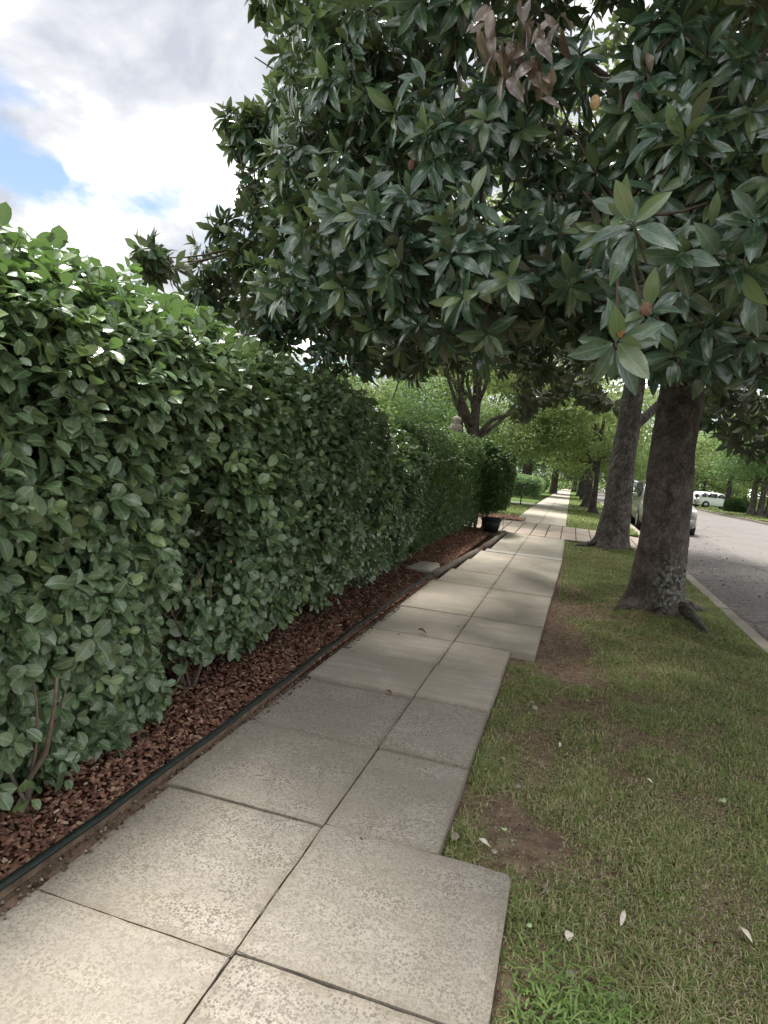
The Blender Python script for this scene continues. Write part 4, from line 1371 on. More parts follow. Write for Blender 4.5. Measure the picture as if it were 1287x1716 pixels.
meshes = [leaf_mesh('leaf', Th, Fh, ml, (0, 0, 0, 1)), leaf_mesh('leaf', Tw, Fw, ml, (0, 0, 0, 1)), leaf_mesh('leaf', Th, Fh, ml, (0, 0.7, 0, 1))]
me_of = np.where(yo > 0.2, 2, gm.integers(0, 2, ns * nl))
leaf_objects(me_of, ind, pos, d, n_, Lm, wf, mag, MO, meshes)
rest = np.ones(ns * nl, bool); rest[ind] = False
T6, F6 = leaf_template(6, 0.37, 0.8, 0.34, 0.32, 0.5)
T3, F3 = leaf_template(3, 0.42, 0.8, 0.34, 0.30, 0.5)
a = Acc()
near_m = rest & (dist < 6.5) & seen
far_m = rest & ~near_m
a.many(place(T6, pos[near_m], d[near_m], n_[near_m], Lm[near_m], wf[near_m]) - MO, F6, tint[near_m], T6)
a.many(place(T3, pos[far_m], d[far_m], n_[far_m], Lm[far_m], wf[far_m]) - MO, F3, tint[far_m], T3)
fo = a.build('crown', ml, mag); fo['kind'] = 'stuff'
print('magnolia rosettes', ns, 'leaves', ns * nl)
# limbs and twigs
limbs = []
trunk_at = lambda z_: np.array([T1[0] - 0.012 * z_, T1[1], z_])
LIMB = [((1230, 250), 7.2, 3.6, 0.085), ((1287, 130), 7.0, 4.6, 0.08), ((1020, 160), 6.6, 4.7, 0.075), ((860, 230), 6.2, 4.4, 0.075), ((620, 430), 6.0, 3.3, 0.075), ((430, 400), 6.5, 3.6, 0.06), ((720, 520), 6.2, 3.0, 0.055), ((1120, 60), 6.5, 5.2, 0.07),
        ((560, 150), 6.3, 5.2, 0.06), ((1050, 330), 4.6, 3.8, 0.05), ((940, 560), 9.5, 2.9, 0.05), ((1270, 640), 8.5, 3.1, 0.05), ((800, 390), 4.8, 3.9, 0.05), ((760, 60), 6.0, 5.8, 0.06), ((1220, 420), 5.0, 3.4, 0.05)]
for (px, Y_, z0, r_) in LIMB:
    tip = at(px[0], px[1], Y_)
    p0 = trunk_at(z0)
    md = p0 * 0.45 + tip * 0.55 + np.array([0, 0, -0.25 + 0.4 * gm.random()])
    pts = bez(p0, md, tip, 14)
    pts[2:] += gm.normal(0, 0.03, (12, 3))
    v, f = tube(pts, np.linspace(r_, 0.012, 14), 9)
    a = Acc(); a.add(v - MO, f); a.build('limb', M['bark_magnolia'], mag)
    limbs.append(pts)
# upper limbs, hidden among the leaves
for q in range(14):
    z0 = gm.uniform(3.4, 8); a__ = q * 2.4
    tip = CC + unit(np.array([math.cos(a__), math.sin(a__), gm.uniform(-0.3, 0.8)])) * CR * 0.8
    p0 = trunk_at(z0); pts = bez(p0, p0 * 0.5 + tip * 0.5 + np.array([0, 0, 0.4]), tip, 10)
    v, f = tube(pts, np.linspace(0.07, 0.012, 10), 7)
    a = Acc(); a.add(v - MO, f); a.build('limb', M['bark_magnolia'], mag)
    limbs.append(pts)
allp = np.concatenate(limbs)
a = Acc()
for (c_, r_) in clumps + [(q, 0.0) for q in NP]:
    if c_[1] > 11 or c_[2] > 8.5:
        continue
    q = allp[np.argmin(np.linalg.norm(allp - c_, axis=1))]
    pts = bez(q, (q + c_) / 2 + np.array([0, 0, -0.12]), c_ - (np.array([0, 0, 0.03]) if r_ == 0 else 0), 6)
    v, f = tube(pts, np.linspace(0.016, 0.006, 6), 5, False)
    a.add(v - MO, f)
sel = np.where((np.linalg.norm(P - CAMP, axis=1) < 7) & in_view(P))[0]
for i in gm.choice(sel, min(900, len(sel)), replace=False):
    p1 = P[i]; p0 = P[i] - A[i] * 0.22 + gm.normal(0, 0.03, 3)
    v, f = tube(np.stack([p0, p1]), [0.006, 0.004], 4, False)
    a.add(v - MO, f)
tw = a.build('twigs', M['twig'], mag); tw['kind'] = 'stuff'


def seed_cone(p, L_, r_, mat, label, axis=(0, 0, 1)):
    a_ = Acc()
    nz_, nt = 14, 16
    V, Fs_ = [], []
    for i in range(nz_ + 1):
        t_ = i / nz_
        for q in range(nt):
            an = 2 * math.pi * (q + 0.5 * (i % 2)) / nt
            bumpy = 1 + 0.17 * math.cos(q * math.pi + i * math.pi)
            rr = r_ * (math.sin(math.pi * min(0.98, t_ * 0.9 + 0.06)) ** 0.6) * bumpy if i < nz_ else r_ * 0.15
            V.append((rr * math.cos(an), rr * math.sin(an), L_ * t_))
    for i in range(nz_):
        for q in range(nt):
            k_ = (q + 1) % nt
            Fs_.append((i * nt + q, i * nt + k_, (i + 1) * nt + k_, (i + 1) * nt + q))
    Fs_.append(tuple(nz_ * nt + q for q in range(nt)))
    qn = Vector(axis).to_track_quat('Z', 'Y').to_matrix()
    V = (np.array(qn) @ np.array(V).T).T + p - MO
    a_.add(V, Fs_)
    o_ = a_.build('seed_cone', mat, mag, False)
    o_['label'] = label
    return o_


seed_cone(at(1037, 566, 2.72), 0.055, 0.016, M['cone_orange'], 'orange magnolia seed cone in the lowest rosette', (0.1, -0.1, 1))
seed_cone(at(1080, 530, 3.0), 0.062, 0.024, M['cone'], 'pinkish brown seed cone above the lowest rosette', (0, 0, 1))
seed_cone(at(690, 286, 4.1), 0.07, 0.028, M['cone'], 'brown seed cone high in the middle of the crown', (0, 0, 1))
seed_cone(at(672, 545, 4.6), 0.07, 0.03, M['cone'], 'brown seed cone low over the path', (0, 0, 1))
seed_cone(at(998, 160, 3.6), 0.075, 0.025, M['tan_leaf'], 'hanging tan seed cone near the dead leaves', (0.05, 0, -1))
# dead brown leaf bunch
Td, Fd = leaf_template(8, 0.46, 0.8, 0.55, 0.45, 0.5, 0.3)
dm = [leaf_mesh('dead_leaf', Td, Fd, ml, (0, 0, 1, 1)), leaf_mesh('dead_leaf', Tw, Fw, ml, (0, 0, 1, 1))]
gd = np.random.default_rng(5)
centres = [(830, 30, 3.3), (880, 45, 3.3), (905, 120, 3.4), (845, 75, 3.3), (920, 30, 3.4), (870, 105, 3.35), (1060, 120, 3.9)]
pd, dd_, nd, Ld = [], [], [], []
for c_ in centres:
    p = at(*c_)
    for q in range(9 if c_[0] < 1000 else 6):
        dv = unit(np.array([gd.normal(0, 0.5), gd.normal(0, 0.5), -0.75 + gd.normal(0, 0.35)]))
        nv = unit(np.array([gd.normal(0, 0.7), -0.7, 0.6]) + gd.normal(0, 0.3, 3)); nv = unit(nv - (nv @ dv) * dv)
        pd.append(p + gd.normal(0, 0.045, 3)); dd_.append(dv); nd.append(nv); Ld.append(gd.uniform(0.10, 0.16))
pd, dd_, nd, Ld = map(np.array, (pd, dd_, nd, Ld))
leaf_objects(gd.integers(0, 2, len(pd)), range(len(pd)), pd, dd_, nd, Ld, np.ones(len(pd)), mag, MO, dm, 'dead_leaf')


# ------------------------------------------------------------------ broadleaf trees
def tree(name, label, base, height, crown_c, crown_r, n_leaf, leafL, mat, bark, r0, seed, group=None, forks=0, clump_n=40, flare=0.12, trunk_h=None, lean=(0, 0), fill=0.45, limbs_n=7, gapt=-0.75):
    g = np.random.default_rng(seed)
    b = np.array([base[0], base[1], float(gz(base[1])) - 0.02])
    root = thing(name, label, 'tree', tuple(b), group)
    th_ = trunk_h or height * 0.6
    hi = base[1] < 24
    v, f = trunk_mesh(th_, r0, r0 * 0.45, flare, seed, 4, 90 if hi else 14, 240 if hi else 20, lean, 0.05 * r0 + 0.006, (), 0.013 if hi else 0)
    a_ = Acc(); a_.add(v, f); a_.build('trunk', M[bark], root)
    cc = np.array([crown_c[0], crown_c[1], crown_c[2]]); cr_ = np.array(crown_r)
    cl = []
    for i_ in range(clump_n):
        q = unit(g.normal(0, 1, 3)); q[2] *= 0.9
        c_ = cc + q * cr_ * g.uniform(fill, 1.0)
        cl.append((c_, g.uniform(0.22, 0.38) * float(np.mean(cr_))))
    tips = []
    for i_ in range(limbs_n):
        c_ = cl[(i_ * 5) % len(cl)][0]
        z0 = th_ * g.uniform(0.35, 0.95)
        p0 = np.array([lean[0] * z0, lean[1] * z0, z0])
        pts = bez(p0, p0 * 0.45 + c_ * 0.55 + np.array([0, 0, -0.2]), c_, 8)
        pts[2:-1] += g.normal(0, 0.05, (5, 3))
        v, f = tube(pts, np.linspace(r0 * 0.38, 0.02, 8), 6)
        a_ = Acc(); a_.add(v, f); a_.build('limb', M[bark], root)
    cen = np.array([c[0] for c in cl]); rr = np.array([c[1] for c in cl])
    w_ = rr ** 2 / (rr ** 2).sum()
    ci = g.choice(len(cl), n_leaf, p=w_)
    q = unit(g.normal(0, 1, (n_leaf, 3)))
    Pp = cen[ci] + q * np.array([1.15, 1.15, 0.62]) * (rr[ci] * g.uniform(0.35, 1.05, n_leaf))[:, None]
    k_ = (sn(Pp, 1.8, 2) + 0.6 * sn(Pp, 4.4, 1)) > gapt
    k_ &= Pp[:, 2] > 0.35
    Pp, q = Pp[k_], q[k_]; m = len(Pp)
    d_ = unit(q * 0.7 + g.normal(0, 0.6, (m, 3)) + np.array([0, 0, -0.25]))
    fc = unit(np.array([0, 0, 0.9]) + 0.3 * q + g.normal(0, 0.45, (m, 3)))
    nn = unit(fc - np.sum(fc * d_, 1, keepdims=True) * d_)
    L_ = leafL * g.uniform(0.6, 1.3, m)
    T_ = np.array([(0, 0, 0), (0.45, -0.30, 0.05), (1, 0, -0.12), (0.45, 0.30, 0.05)], float)
    yo_ = np.clip(g.normal(0.1, 0.18, m) + 0.3 * sn(Pp, 1.0, 4), 0, 0.9)
    tint_ = np.stack([np.clip(g.random(m) * 0.999, 0, 0.999), yo_, 0 * yo_, 1 + 0 * yo_], 1)
    a_ = Acc(); a_.many(place(T_, Pp, d_, nn, L_), [(0, 1, 2), (0, 2, 3)], tint_)
    fo_ = a_.build('crown', M[mat], root); fo_['kind'] = 'stuff'
    return root


# second street tree: rough pale bark, crown mostly behind the magnolia
t2 = tree('street_tree', 'street tree with rough grey bark and spreading root beside the driveway', T2, 9, (0.2, 0.8, 6.6), (4.4, 4.0, 2.6), 26000, 0.15, 'tree_leaf', 'bark_rough', 0.305, 61, None, clump_n=60, flare=0.20, trunk_h=6.5, lean=(0.012, 0), limbs_n=9, gapt=-0.55)
root_tube([(-0.2, -0.12, 0.16), (-0.42, -0.2, 0.07), (-0.7, -0.3, 0.02), (-0.85, -0.45, -0.05)], [0.13, 0.075, 0.04, 0.015], M['bark_rough'], t2)
root_tube([(0.2, -0.1, 0.12), (0.4, -0.25, 0.03), (0.5, -0.45, -0.05)], [0.11, 0.06, 0.02], M['bark_rough'], t2)
root_tube([(-0.05, -0.25, 0.1), (-0.12, -0.5, 0.03), (-0.3, -0.8, -0.05)], [0.09, 0.05, 0.02], M['bark_rough'], t2)

# yard tree with three stems behind the clipped hedge
yb = at(795, 735, 21)
yt = tree('yard_tree', 'forked yard tree with bare dark limbs rising behind the clipped hedge', (yb[0], 21.0), 9, (-0.3, 0.4, 6.0), (4.0, 3.6, 2.6), 24000, 0.14, 'tree_leaf', 'bark_far', 0.22, 62, None, clump_n=50, flare=0.08, trunk_h=5.6, lean=(-0.02, 0), limbs_n=6, gapt=-0.45)
for pts, r in (([(-0.28, 0, 0.0), (-0.42, 0, 1.2), (-0.50, 0.0, 2.6), (-0.62, 0.1, 3.6), (-0.62, 0.1, 4.8)], [0.12, 0.11, 0.095, 0.08, 0.05]),
               ([(-0.04, 0, 2.4), (-0.35, 0, 2.95), (-0.58, -0.1, 3.7), (-1.1, -0.1, 4.5)], [0.11, 0.085, 0.07, 0.03]),
               ([(0.1, 0, 2.5), (0.5, 0, 3.05), (1.05, -0.1, 3.25), (1.6, -0.2, 3.7)], [0.09, 0.075, 0.06, 0.03]),
               ([(-0.3, 0, 2.7), (-0.05, 0.05, 3.2), (0.1, 0.1, 3.9)], [0.06, 0.05, 0.03])):
    v, f = tube(bez(pts[0], pts[1], pts[2], 6) if len(pts) == 3 else np.array(pts), np.interp(np.linspace(0, 1, 6 if len(pts) == 3 else len(pts)), np.linspace(0, 1, len(r)), r), 9)
    a = Acc(); a.add(v, f); a.build('limb', M['bark_far'], yt)

BG = [  # px of base, Y, height, crown radii, crown centre height, leaves, size, material, trunk radius, label
    (520, 17, 5.0, (2.3, 2.2, 1.9), 2.5, 15000, 0.11, 'tree_leaf', 0.10, 'small light green tree just behind the tall hedge'),
    (610, 23, 6.5, (3.0, 3.0, 2.6), 3.0, 17000, 0.13, 'tree_leaf_cool', 0.14, 'cool green yard tree left of the forked tree'),
    (700, 27, 7.5, (3.3, 3.0, 3.0), 3.1, 18000, 0.14, 'tree_leaf_cool', 0.16, 'dense dull green yard tree behind the stone finial'),
    (690, 40, 10, (5, 4, 4.2), 4.6, 18000, 0.2, 'tree_leaf', 0.2, 'tall yellow-green tree far back in the yard'),
    (850, 30, 8.5, (3.4, 3.2, 2.7), 4.6, 20000, 0.14, 'tree_leaf', 0.17, 'bright green tree overhanging the far lawn, right of the forked tree'),
    (882, 50, 11, (4.4, 4.4, 4.0), 5.1, 18000, 0.2, 'tree_leaf_cool', 0.42, 'big dull green tree behind the low far hedge'),
    (560, 50, 9, (5, 4, 4), 4.1, 14000, 0.22, 'tree_leaf', 0.2, 'hazy green tree far behind the tall hedge'),
    (930, 64, 11, (4, 5, 4.2), 4.9, 15000, 0.22, 'tree_leaf_cool', 0.35, 'dark tree leaning over the far end of the sidewalk'),
    (965, 95, 13, (7, 5, 6), 5.3, 15000, 0.3, 'tree_leaf', 0.3, 'sunlit tree closing the far end of the sidewalk'),
]
for i, (px, Y_, h_, cr_, ch, nlf, ls, mt, r0, lb) in enumerate(BG):
    b = at(px, 800, Y_)
    tree('yard_tree', lb, (b[0], Y_), h_, (0, 0, ch), cr_, nlf, ls, mt, 'bark_far', r0, 100 + i, 'trees in the yards on the left', clump_n=46, trunk_h=h_ * 0.55)
VG = [(1000, 28, 7, (2.9, 3.0, 2.6), 3.8, 18000, 0.13, 'tree_leaf', 0.12, 'thin dark-trunked street tree just beyond the rough-barked one'),
      (989, 34, 8.5, (3.2, 3.2, 2.9), 4.3, 18000, 0.15, 'tree_leaf', 0.19, 'pale-trunked street tree beyond the thin dark one'),
      (983, 50, 9.5, (3.6, 4, 3.2), 4.8, 14000, 0.2, 'tree_leaf', 0.26, 'street tree further along the verge behind the pale trunk'),
      (977, 64, 11, (4, 4.4, 3.6), 5.2, 14000, 0.22, 'tree_leaf', 0.36, 'broad dark trunk farthest along the verge')]
for i, (px, Y_, h_, cr_, ch, nlf, ls, mt, r0, lb) in enumerate(VG):
    b = at(px, 800, Y_)
    tree('street_tree', lb, (min(b[0], 1.6), Y_), h_, (0, 0, ch), cr_, nlf, ls, mt, 'bark_far', r0, 200 + i, 'street trees along the verge', clump_n=46, trunk_h=h_ * 0.6, flare=0.15)
OP = [(1222, 66, 10, (4.4, 4.4, 3.0), 5.6, 15000, 0.22, 'tree_leaf', 0.30, 'green tree behind the small dark bush across the street'),
      (1180, 84, 11, (5, 5, 4.6), 4.4, 15000, 0.25, 'tree_leaf', 0.25, 'tree rising behind the white car'),
      (1110, 92, 12, (6, 5, 5.2), 4.9, 15000, 0.28, 'tree_leaf_cool', 0.3, 'tree at the end of the street behind the parked silver car'),
      (1060, 110, 13, (6, 5, 5.6), 5.2, 15000, 0.3, 'tree_leaf', 0.3, 'far tree closing the street beyond both parked cars'),
      (1300, 52, 10, (4.4, 4.4, 3.6), 5.1, 16000, 0.2, 'tree_leaf_cool', 0.3, 'tree at the right edge across the street'),
      (1250, 92, 12, (6, 5, 5.2), 4.8, 14000, 0.28, 'tree_leaf', 0.3, 'far tree between the white car and the triple trunk'),
      (1330, 75, 11, (6, 5, 5), 4.5, 12000, 0.26, 'tree_leaf', 0.3, 'far tree beyond the triple trunk')]
for i, (px, Y_, h_, cr_, ch, nlf, ls, mt, r0, lb) in enumerate(OP):
    b = at(px, 820, Y_)
    tree('garden_tree', lb, (b[0], Y_), h_, (0, 0, ch), cr_, nlf, ls, mt, 'bark_far', r0, 300 + i, 'trees across the street', clump_n=46, trunk_h=h_ * 0.55)
# triple trunk across the street
tb = at(1262, 840, 57)
tt_ = tree('garden_tree', 'triple-trunked pale tree on the lawn across the street', (tb[0], 57), 10, (0.4, 0, 6.0), (4.6, 4.2, 3.6), 16000, 0.2, 'tree_leaf_cool', 'bark_rough', 0.27, 330, 'trees across the street', clump_n=46, trunk_h=6)
for dx_ in (0.55, 1.05):
    v, f = trunk_mesh(5.5, 0.24, 0.12, 0.12, int(dx_ * 100), 4, 14, 20, (0.06 * dx_, 0))
    a = Acc(); a.add(v + np.array([dx_, -0.2, 0]), f); a.build('trunk', M['bark_rough'], tt_)
b = at(1236, 845, 62)
round_shrub('shrub', 'small dark bush between the white car and the triple trunk', (b[0], 62, 0.55), (1.0, 0.9, 0.7), 1500, 0.14, M['hedge_dark'], 41, zlow=0.0, nstem=3)
# distant wood
g = np.random.default_rng(404)
a = Acc()
n = 60000
X = g.uniform(-70, 80, n); Yv = g.uniform(118, 150, n)
top = 13 + 3 * sn(np.stack([X, 0 * X, 0 * X], 1), 0.25, 1)
Zv = g.random(n) ** 0.8 * top + gz(Yv)
Pp = np.stack([X, Yv, Zv], 1)
k = sn(Pp, 0.5, 2) + 0.5 * sn(Pp, 1.3, 1) > -0.5
Pp = Pp[k]; m = len(Pp)
q = unit(g.normal(0, 1, (m, 3))); fc = unit(np.array([0, -0.3, 0.9]) + g.normal(0, .5, (m, 3)))
nn = unit(fc - np.sum(fc * q, 1, keepdims=True) * q)
T_ = np.array([(0, 0, 0), (0.45, -0.34, 0.05), (1, 0, -0.12), (0.45, 0.34, 0.05)], float)
yo = np.clip(g.normal(0.1, .15, m), 0, 1)
a.many(place(T_, Pp, q, nn, g.uniform(0.4, 0.8, m)), [(0, 1, 2), (0, 2, 3)], np.stack([g.random(m) * .99, yo, 0 * yo, 1 + 0 * yo], 1))
o = a.build('distant_wood', M['tree_leaf_cool'])
tag(o, 'hazy mass of trees at the end of the street', 'wood', None, 'stuff')


# ------------------------------------------------------------------ cars
def loft(stations, ring):
    """stations: list of (y, params); ring(params) -> list of (x, z); closed shell along y"""
    V, Fs_ = [], []
    R = [ring(p) for _, p in stations]
    n = len(R[0])
    for (y_, _), rr in zip(stations, R):
        V += [(x_, y_, z_) for x_, z_ in rr]
    for i in range(len(R) - 1):
        for j_ in range(n):
            k_ = (j_ + 1) % n
            Fs_.append((i * n + j_, (i + 1) * n + j_, (i + 1) * n + k_, i * n + k_))
    Fs_.append(tuple(range(n))); Fs_.append(tuple((len(R) - 1) * n + j_ for j_ in range(n))[::-1])
    return np.array(V), Fs_


def make_car(name, label, loc, rz, mat, L=4.5, Wd=1.8, H=1.68, wagon=True):
    root = thing(name, label, 'car', loc, None, rz)
    hw = Wd / 2

    def ring_body(p):
        w, z0, z1 = p
        half = [(0, z0), (w * 0.86, z0), (w * 0.98, z0 + 0.10), (w, z0 + 0.28), (w * 0.985, z1 - 0.16), (w * 0.95, z1 - 0.05), (w * 0.82, z1), (0, z1 + 0.025)]
        return half + [(-x_, z_) for x_, z_ in half[-2:0:-1]]
    B = [(-L / 2, (hw * 0.80, 0.42, 0.70)), (-L / 2 + 0.06, (hw * 0.90, 0.30, 0.82)), (-L / 2 + 0.25, (hw * 0.96, 0.24, 0.92)), (-L / 2 + 0.7, (hw, 0.24, 0.99)), (-L / 2 + 1.25, (hw, 0.24, 1.05)), (0, (hw, 0.24, 1.06)),
         (L / 2 - 0.6, (hw, 0.24, 1.07)), (L / 2 - 0.15, (hw * 0.97, 0.28, 1.05)), (L / 2, (hw * 0.90, 0.40, 0.98))]
    v, f = loft(B, ring_body)
    a_ = Acc(); a_.add(v, f); body = a_.build('body', mat, root, False)
    md = body.modifiers.new('bevel', 'BEVEL'); md.width = 0.03; md.segments = 2; md.limit_method = 'ANGLE'

    def ring_cab(p):
        w0, w1, z1 = p
        half = [(0, 1.0), (w0, 1.0), (w0, 1.07), (w1, z1 - 0.07), (w1 * 0.9, z1), (0, z1 + 0.03)]
        return half + [(-x_, z_) for x_, z_ in half[-2:0:-1]]
    c0 = -L / 2 + 1.15; c1 = c0 + 0.72; ce = L / 2 - (0.12 if wagon else 0.7)
    C_ = [(c0, (hw * 0.90, hw * 0.88, 1.10)), (c1, (hw * 0.95, hw * 0.74, H - 0.05)), (c1 + 0.9, (hw * 0.95, hw * 0.76, H)), (ce - 0.35, (hw * 0.94, hw * 0.74, H - 0.03)), (ce, (hw * 0.90, hw * 0.80, 1.14 if not wagon else 1.25))]
    v, f = loft(C_, ring_cab)
    a_ = Acc(); a_.add(v, f); a_.build('cabin', mat, root, False)

    def panel(nm, quad, m, off, parent=root, th_=0.012):
        q = np.array(quad, float)
        n_ = unit(np.cross(q[1] - q[0], q[3] - q[0]))
        V = np.concatenate([q + n_ * off, q + n_ * (off - th_)])
        a2 = Acc(); a2.add(V, [(0, 1, 2, 3), (7, 6, 5, 4), (0, 4, 5, 1), (1, 5, 6, 2), (2, 6, 7, 3), (3, 7, 4, 0)])
        return a2.build(nm, m, parent, False)
    # windscreen
    w0, w1 = hw * 0.80, hw * 0.68
    ws = [(-w0, c0 + 0.03, 1.125), (w0, c0 + 0.03, 1.125), (w1, c1 - 0.02, H - 0.06), (-w1, c1 - 0.02, H - 0.06)]
    panel('windscreen', ws, M['glass'], 0.02)
    for s in (-1, 1):
        for (ya, yb, yc, yd) in ((c0 + 0.35, c1 + 0.62, c1 + 0.58, c1 + 0.08), (c1 + 0.70, ce - 0.85, ce - 0.88, c1 + 0.68), (ce - 0.76, ce - 0.22, ce - 0.42, ce - 0.76)):
            xa, xb = hw * 0.95, hw * 0.775
            q = [(s * xa, ya, 1.10), (s * xa, yb, 1.10), (s * xb, yc, H - 0.12), (s * xb, yd, H - 0.12)]
            panel('side_window', q if s > 0 else [q[1], q[0], q[3], q[2]], M['glass'], 0.012)
        # lamp, mirror, door seams, handles
        y0 = -L / 2
        lm = [(s * hw * 0.50, y0 + 0.045, 0.72), (s * hw * 0.90, y0 + 0.15, 0.74), (s * hw * 0.90, y0 + 0.20, 0.88), (s * hw * 0.52, y0 + 0.09, 0.85)]
        panel('headlight', lm if s > 0 else [lm[1], lm[0], lm[3], lm[2]], M['lens'], 0.035, th_=0.06)
        a2 = Acc(); vv, ff = box_v(s * hw * 1.02 - 0.0, s * hw * 1.02 + s * 0.19, c0 + 0.36, c0 + 0.47, 1.08, 1.24) if s > 0 else box_v(-hw * 1.02 - 0.19, -hw * 1.02, c0 + 0.36, c0 + 0.47, 1.08, 1.24)
        a2.add(vv, ff); mo = a2.build('mirror', mat, root, False)
        md = mo.modifiers.new('bevel', 'BEVEL'); md.width = 0.045; md.segments = 3
        q = [(s * hw * 1.003, -L / 2 + 2.9, 0.92), (s * hw * 1.003, -L / 2 + 3.08, 0.92), (s * hw * 1.003, -L / 2 + 3.08, 0.95), (s * hw * 1.003, -L / 2 + 2.9, 0.95)]
        panel('handle', q if s > 0 else [q[1], q[0], q[3], q[2]], mat, 0.03, th_=0.03)
        tl = [(s * hw * 0.88, L / 2 + 0.0, 0.80), (s * hw * 0.70, L / 2 + 0.01, 0.80), (s * hw * 0.70, L / 2 - 0.02, 1.0), (s * hw * 0.88, L / 2 - 0.06, 1.0)]
        panel('tail_light', tl if s < 0 else [tl[1], tl[0], tl[3], tl[2]], M['red_leaf'], 0.02)
        for yw in (-L / 2 + 0.88, L / 2 - 0.85):
            # wheel arch, tyre, rim
            an = np.linspace(0, 2 * np.pi, 28, endpoint=False)
            def disc(r_out, x0, x1, m, nm, par):
                V = np.concatenate([np.stack([np.full(28, x0), yw + r_out * np.cos(an), 0.34 + r_out * np.sin(an)], 1), np.stack([np.full(28, x1), yw + r_out * np.cos(an), 0.34 + r_out * np.sin(an)], 1)])
                F2 = [(i_, (i_ + 1) % 28, 28 + (i_ + 1) % 28, 28 + i_) for i_ in range(28)] + [tuple(range(28))[::-1], tuple(range(28, 56))]
                a3 = Acc(); a3.add(V, F2); o3_ = a3.build(nm, m, par, False)
                return o3_
            disc(0.40, s * hw * 0.80, s * (hw + 0.006), M['black_plastic'], 'wheel_arch', root)
            ty = disc(0.34, s * (hw - 0.20), s * (hw + 0.014), M['rubber'], 'tyre', root)
            disc(0.215, s * (hw - 0.05), s * (hw + 0.022), M['rim'], 'rim', ty)
    y0 = -L / 2
    panel('grille', [(-hw * 0.44, y0 + 0.03, 0.64), (hw * 0.44, y0 + 0.03, 0.64), (hw * 0.46, y0 + 0.07, 0.83), (-hw * 0.46, y0 + 0.07, 0.83)], M['black_plastic'], 0.03, th_=0.04)
    panel('bumper', [(-hw * 0.86, y0 - 0.02, 0.36), (hw * 0.86, y0 - 0.02, 0.36), (hw * 0.84, y0 - 0.02, 0.56), (-hw * 0.84, y0 - 0.02, 0.56)], mat, 0.03, th_=0.14)
    panel('air_intake', [(-hw * 0.55, y0 - 0.055, 0.39), (hw * 0.55, y0 - 0.055, 0.39), (hw * 0.5, y0 - 0.055, 0.49), (-hw * 0.5, y0 - 0.055, 0.49)], M['black_plastic'], 0.004)
    return root


zr = lambda y_: float(gz(y_)) - 0.15
make_car('parked_car', 'silver-beige SUV parked at the kerb, mostly hidden behind the magnolia trunk', (3.16, 24.5, zr(24.6) + 0.01), 0.0, M['paint_silver'], 4.5, 1.78, 1.72)
make_car('parked_car', 'pale car glimpsed behind the silver SUV, left of the magnolia trunk', (3.15, 36.5, zr(36.5) + 0.01), 0.0, M['paint_grey'], 4.8, 1.86, 1.75)
wc = at(1197, 840, 72)
make_car('parked_car', 'white car parked side-on across the street', (wc[0], 72, float(gz(72)) + 0.0), math.radians(112), M['paint_white'], 4.6, 1.82, 1.62)

# ------------------------------------------------------------------ small things
# planter tub
def tub(loc):
    root = thing('planter', 'black tapered square planter tub by the driveway corner', 'planter', loc)
    a_ = Acc()
    def ringq(w, z): return [(-w, -w, z), (w, -w, z), (w, w, z), (-w, w, z)]
    V = ringq(0.15, 0) + ringq(0.205, 0.30) + ringq(0.18, 0.30) + ringq(0.17, 0.24)
    Fs_ = [(3, 2, 1, 0)]
    for b_ in (0, 4, 8):
        Fs_ += [(b_ + i_, b_ + (i_ + 1) % 4, b_ + 4 + (i_ + 1) % 4, b_ + 4 + i_) for i_ in range(4)]
    a_.add(V, Fs_); a_.build('tub', M['black_plastic'], root, False)
    a_ = Acc()
    v, f = box_v(-0.222, 0.222, -0.222, -0.2055, 0.27, 0.315); a_.add(v, f)
    v, f = box_v(-0.222, 0.222, 0.2055, 0.222, 0.27, 0.315); a_.add(v, f)
    v, f = box_v(-0.222, -0.2055, -0.205, 0.205, 0.27, 0.315); a_.add(v, f)
    v, f = box_v(0.2055, 0.222, -0.205, 0.205, 0.27, 0.315); a_.add(v, f)
    a_.build('rim', M['black_plastic'], root, False)
    a_ = Acc(); a_.add(ringq(0.172, 0.245), [(0, 1, 2, 3)]); a_.build('soil', M['soil'], root, False)
    return root


pb = at(822, 893, 14.6)
tub((pb[0], 14.6, 0.03))
st = at(842, 890, 15.0)
v, f = tube(np.array([(0, 0, -0.05), (0, 0, 0.33)]), 0.008, 6)
a = Acc(); a.add(v, f)
v, f = box_v(-0.03, 0.03, -0.006, 0.006, 0.30, 0.37); a.add(v, f)
o = a.build('marker_stake', M['rim'], None, False); o.location = (st[0], 15.05, 0.0)
tag(o, 'thin metal marker stake beside the planter tub', 'stake')

# handrail
hb = at(888, 838, 30.0)
hx = -2.35
hr = thing('handrail', 'black metal handrail on the lawn in front of the low hedge', 'handrail', (hx, 28.6, float(gz(28.6))))
for (x_, y_, h_) in ((-0.28, 0.3, 0.72), (-0.36, -0.3, 0.66), (0.3, -0.1, 0.86)):
    v, f = tube(np.array([(x_, y_, -0.1), (x_, y_, h_)]), 0.028, 8); a = Acc(); a.add(v, f); a.build('post', M['black_metal'], hr)
v, f = tube(np.array([(-0.45, -0.32, 0.60), (-0.36, -0.3, 0.68), (0.3, -0.1, 0.88), (0.50, -0.05, 0.96)]), 0.026, 8); a = Acc(); a.add(v, f); a.build('rail', M['black_metal'], hr)
v, f = tube(np.array([(-0.36, -0.3, 0.30), (0.3, -0.1, 0.45)]), 0.018, 6); a = Acc(); a.add(v, f); a.build('rail', M['black_metal'], hr)

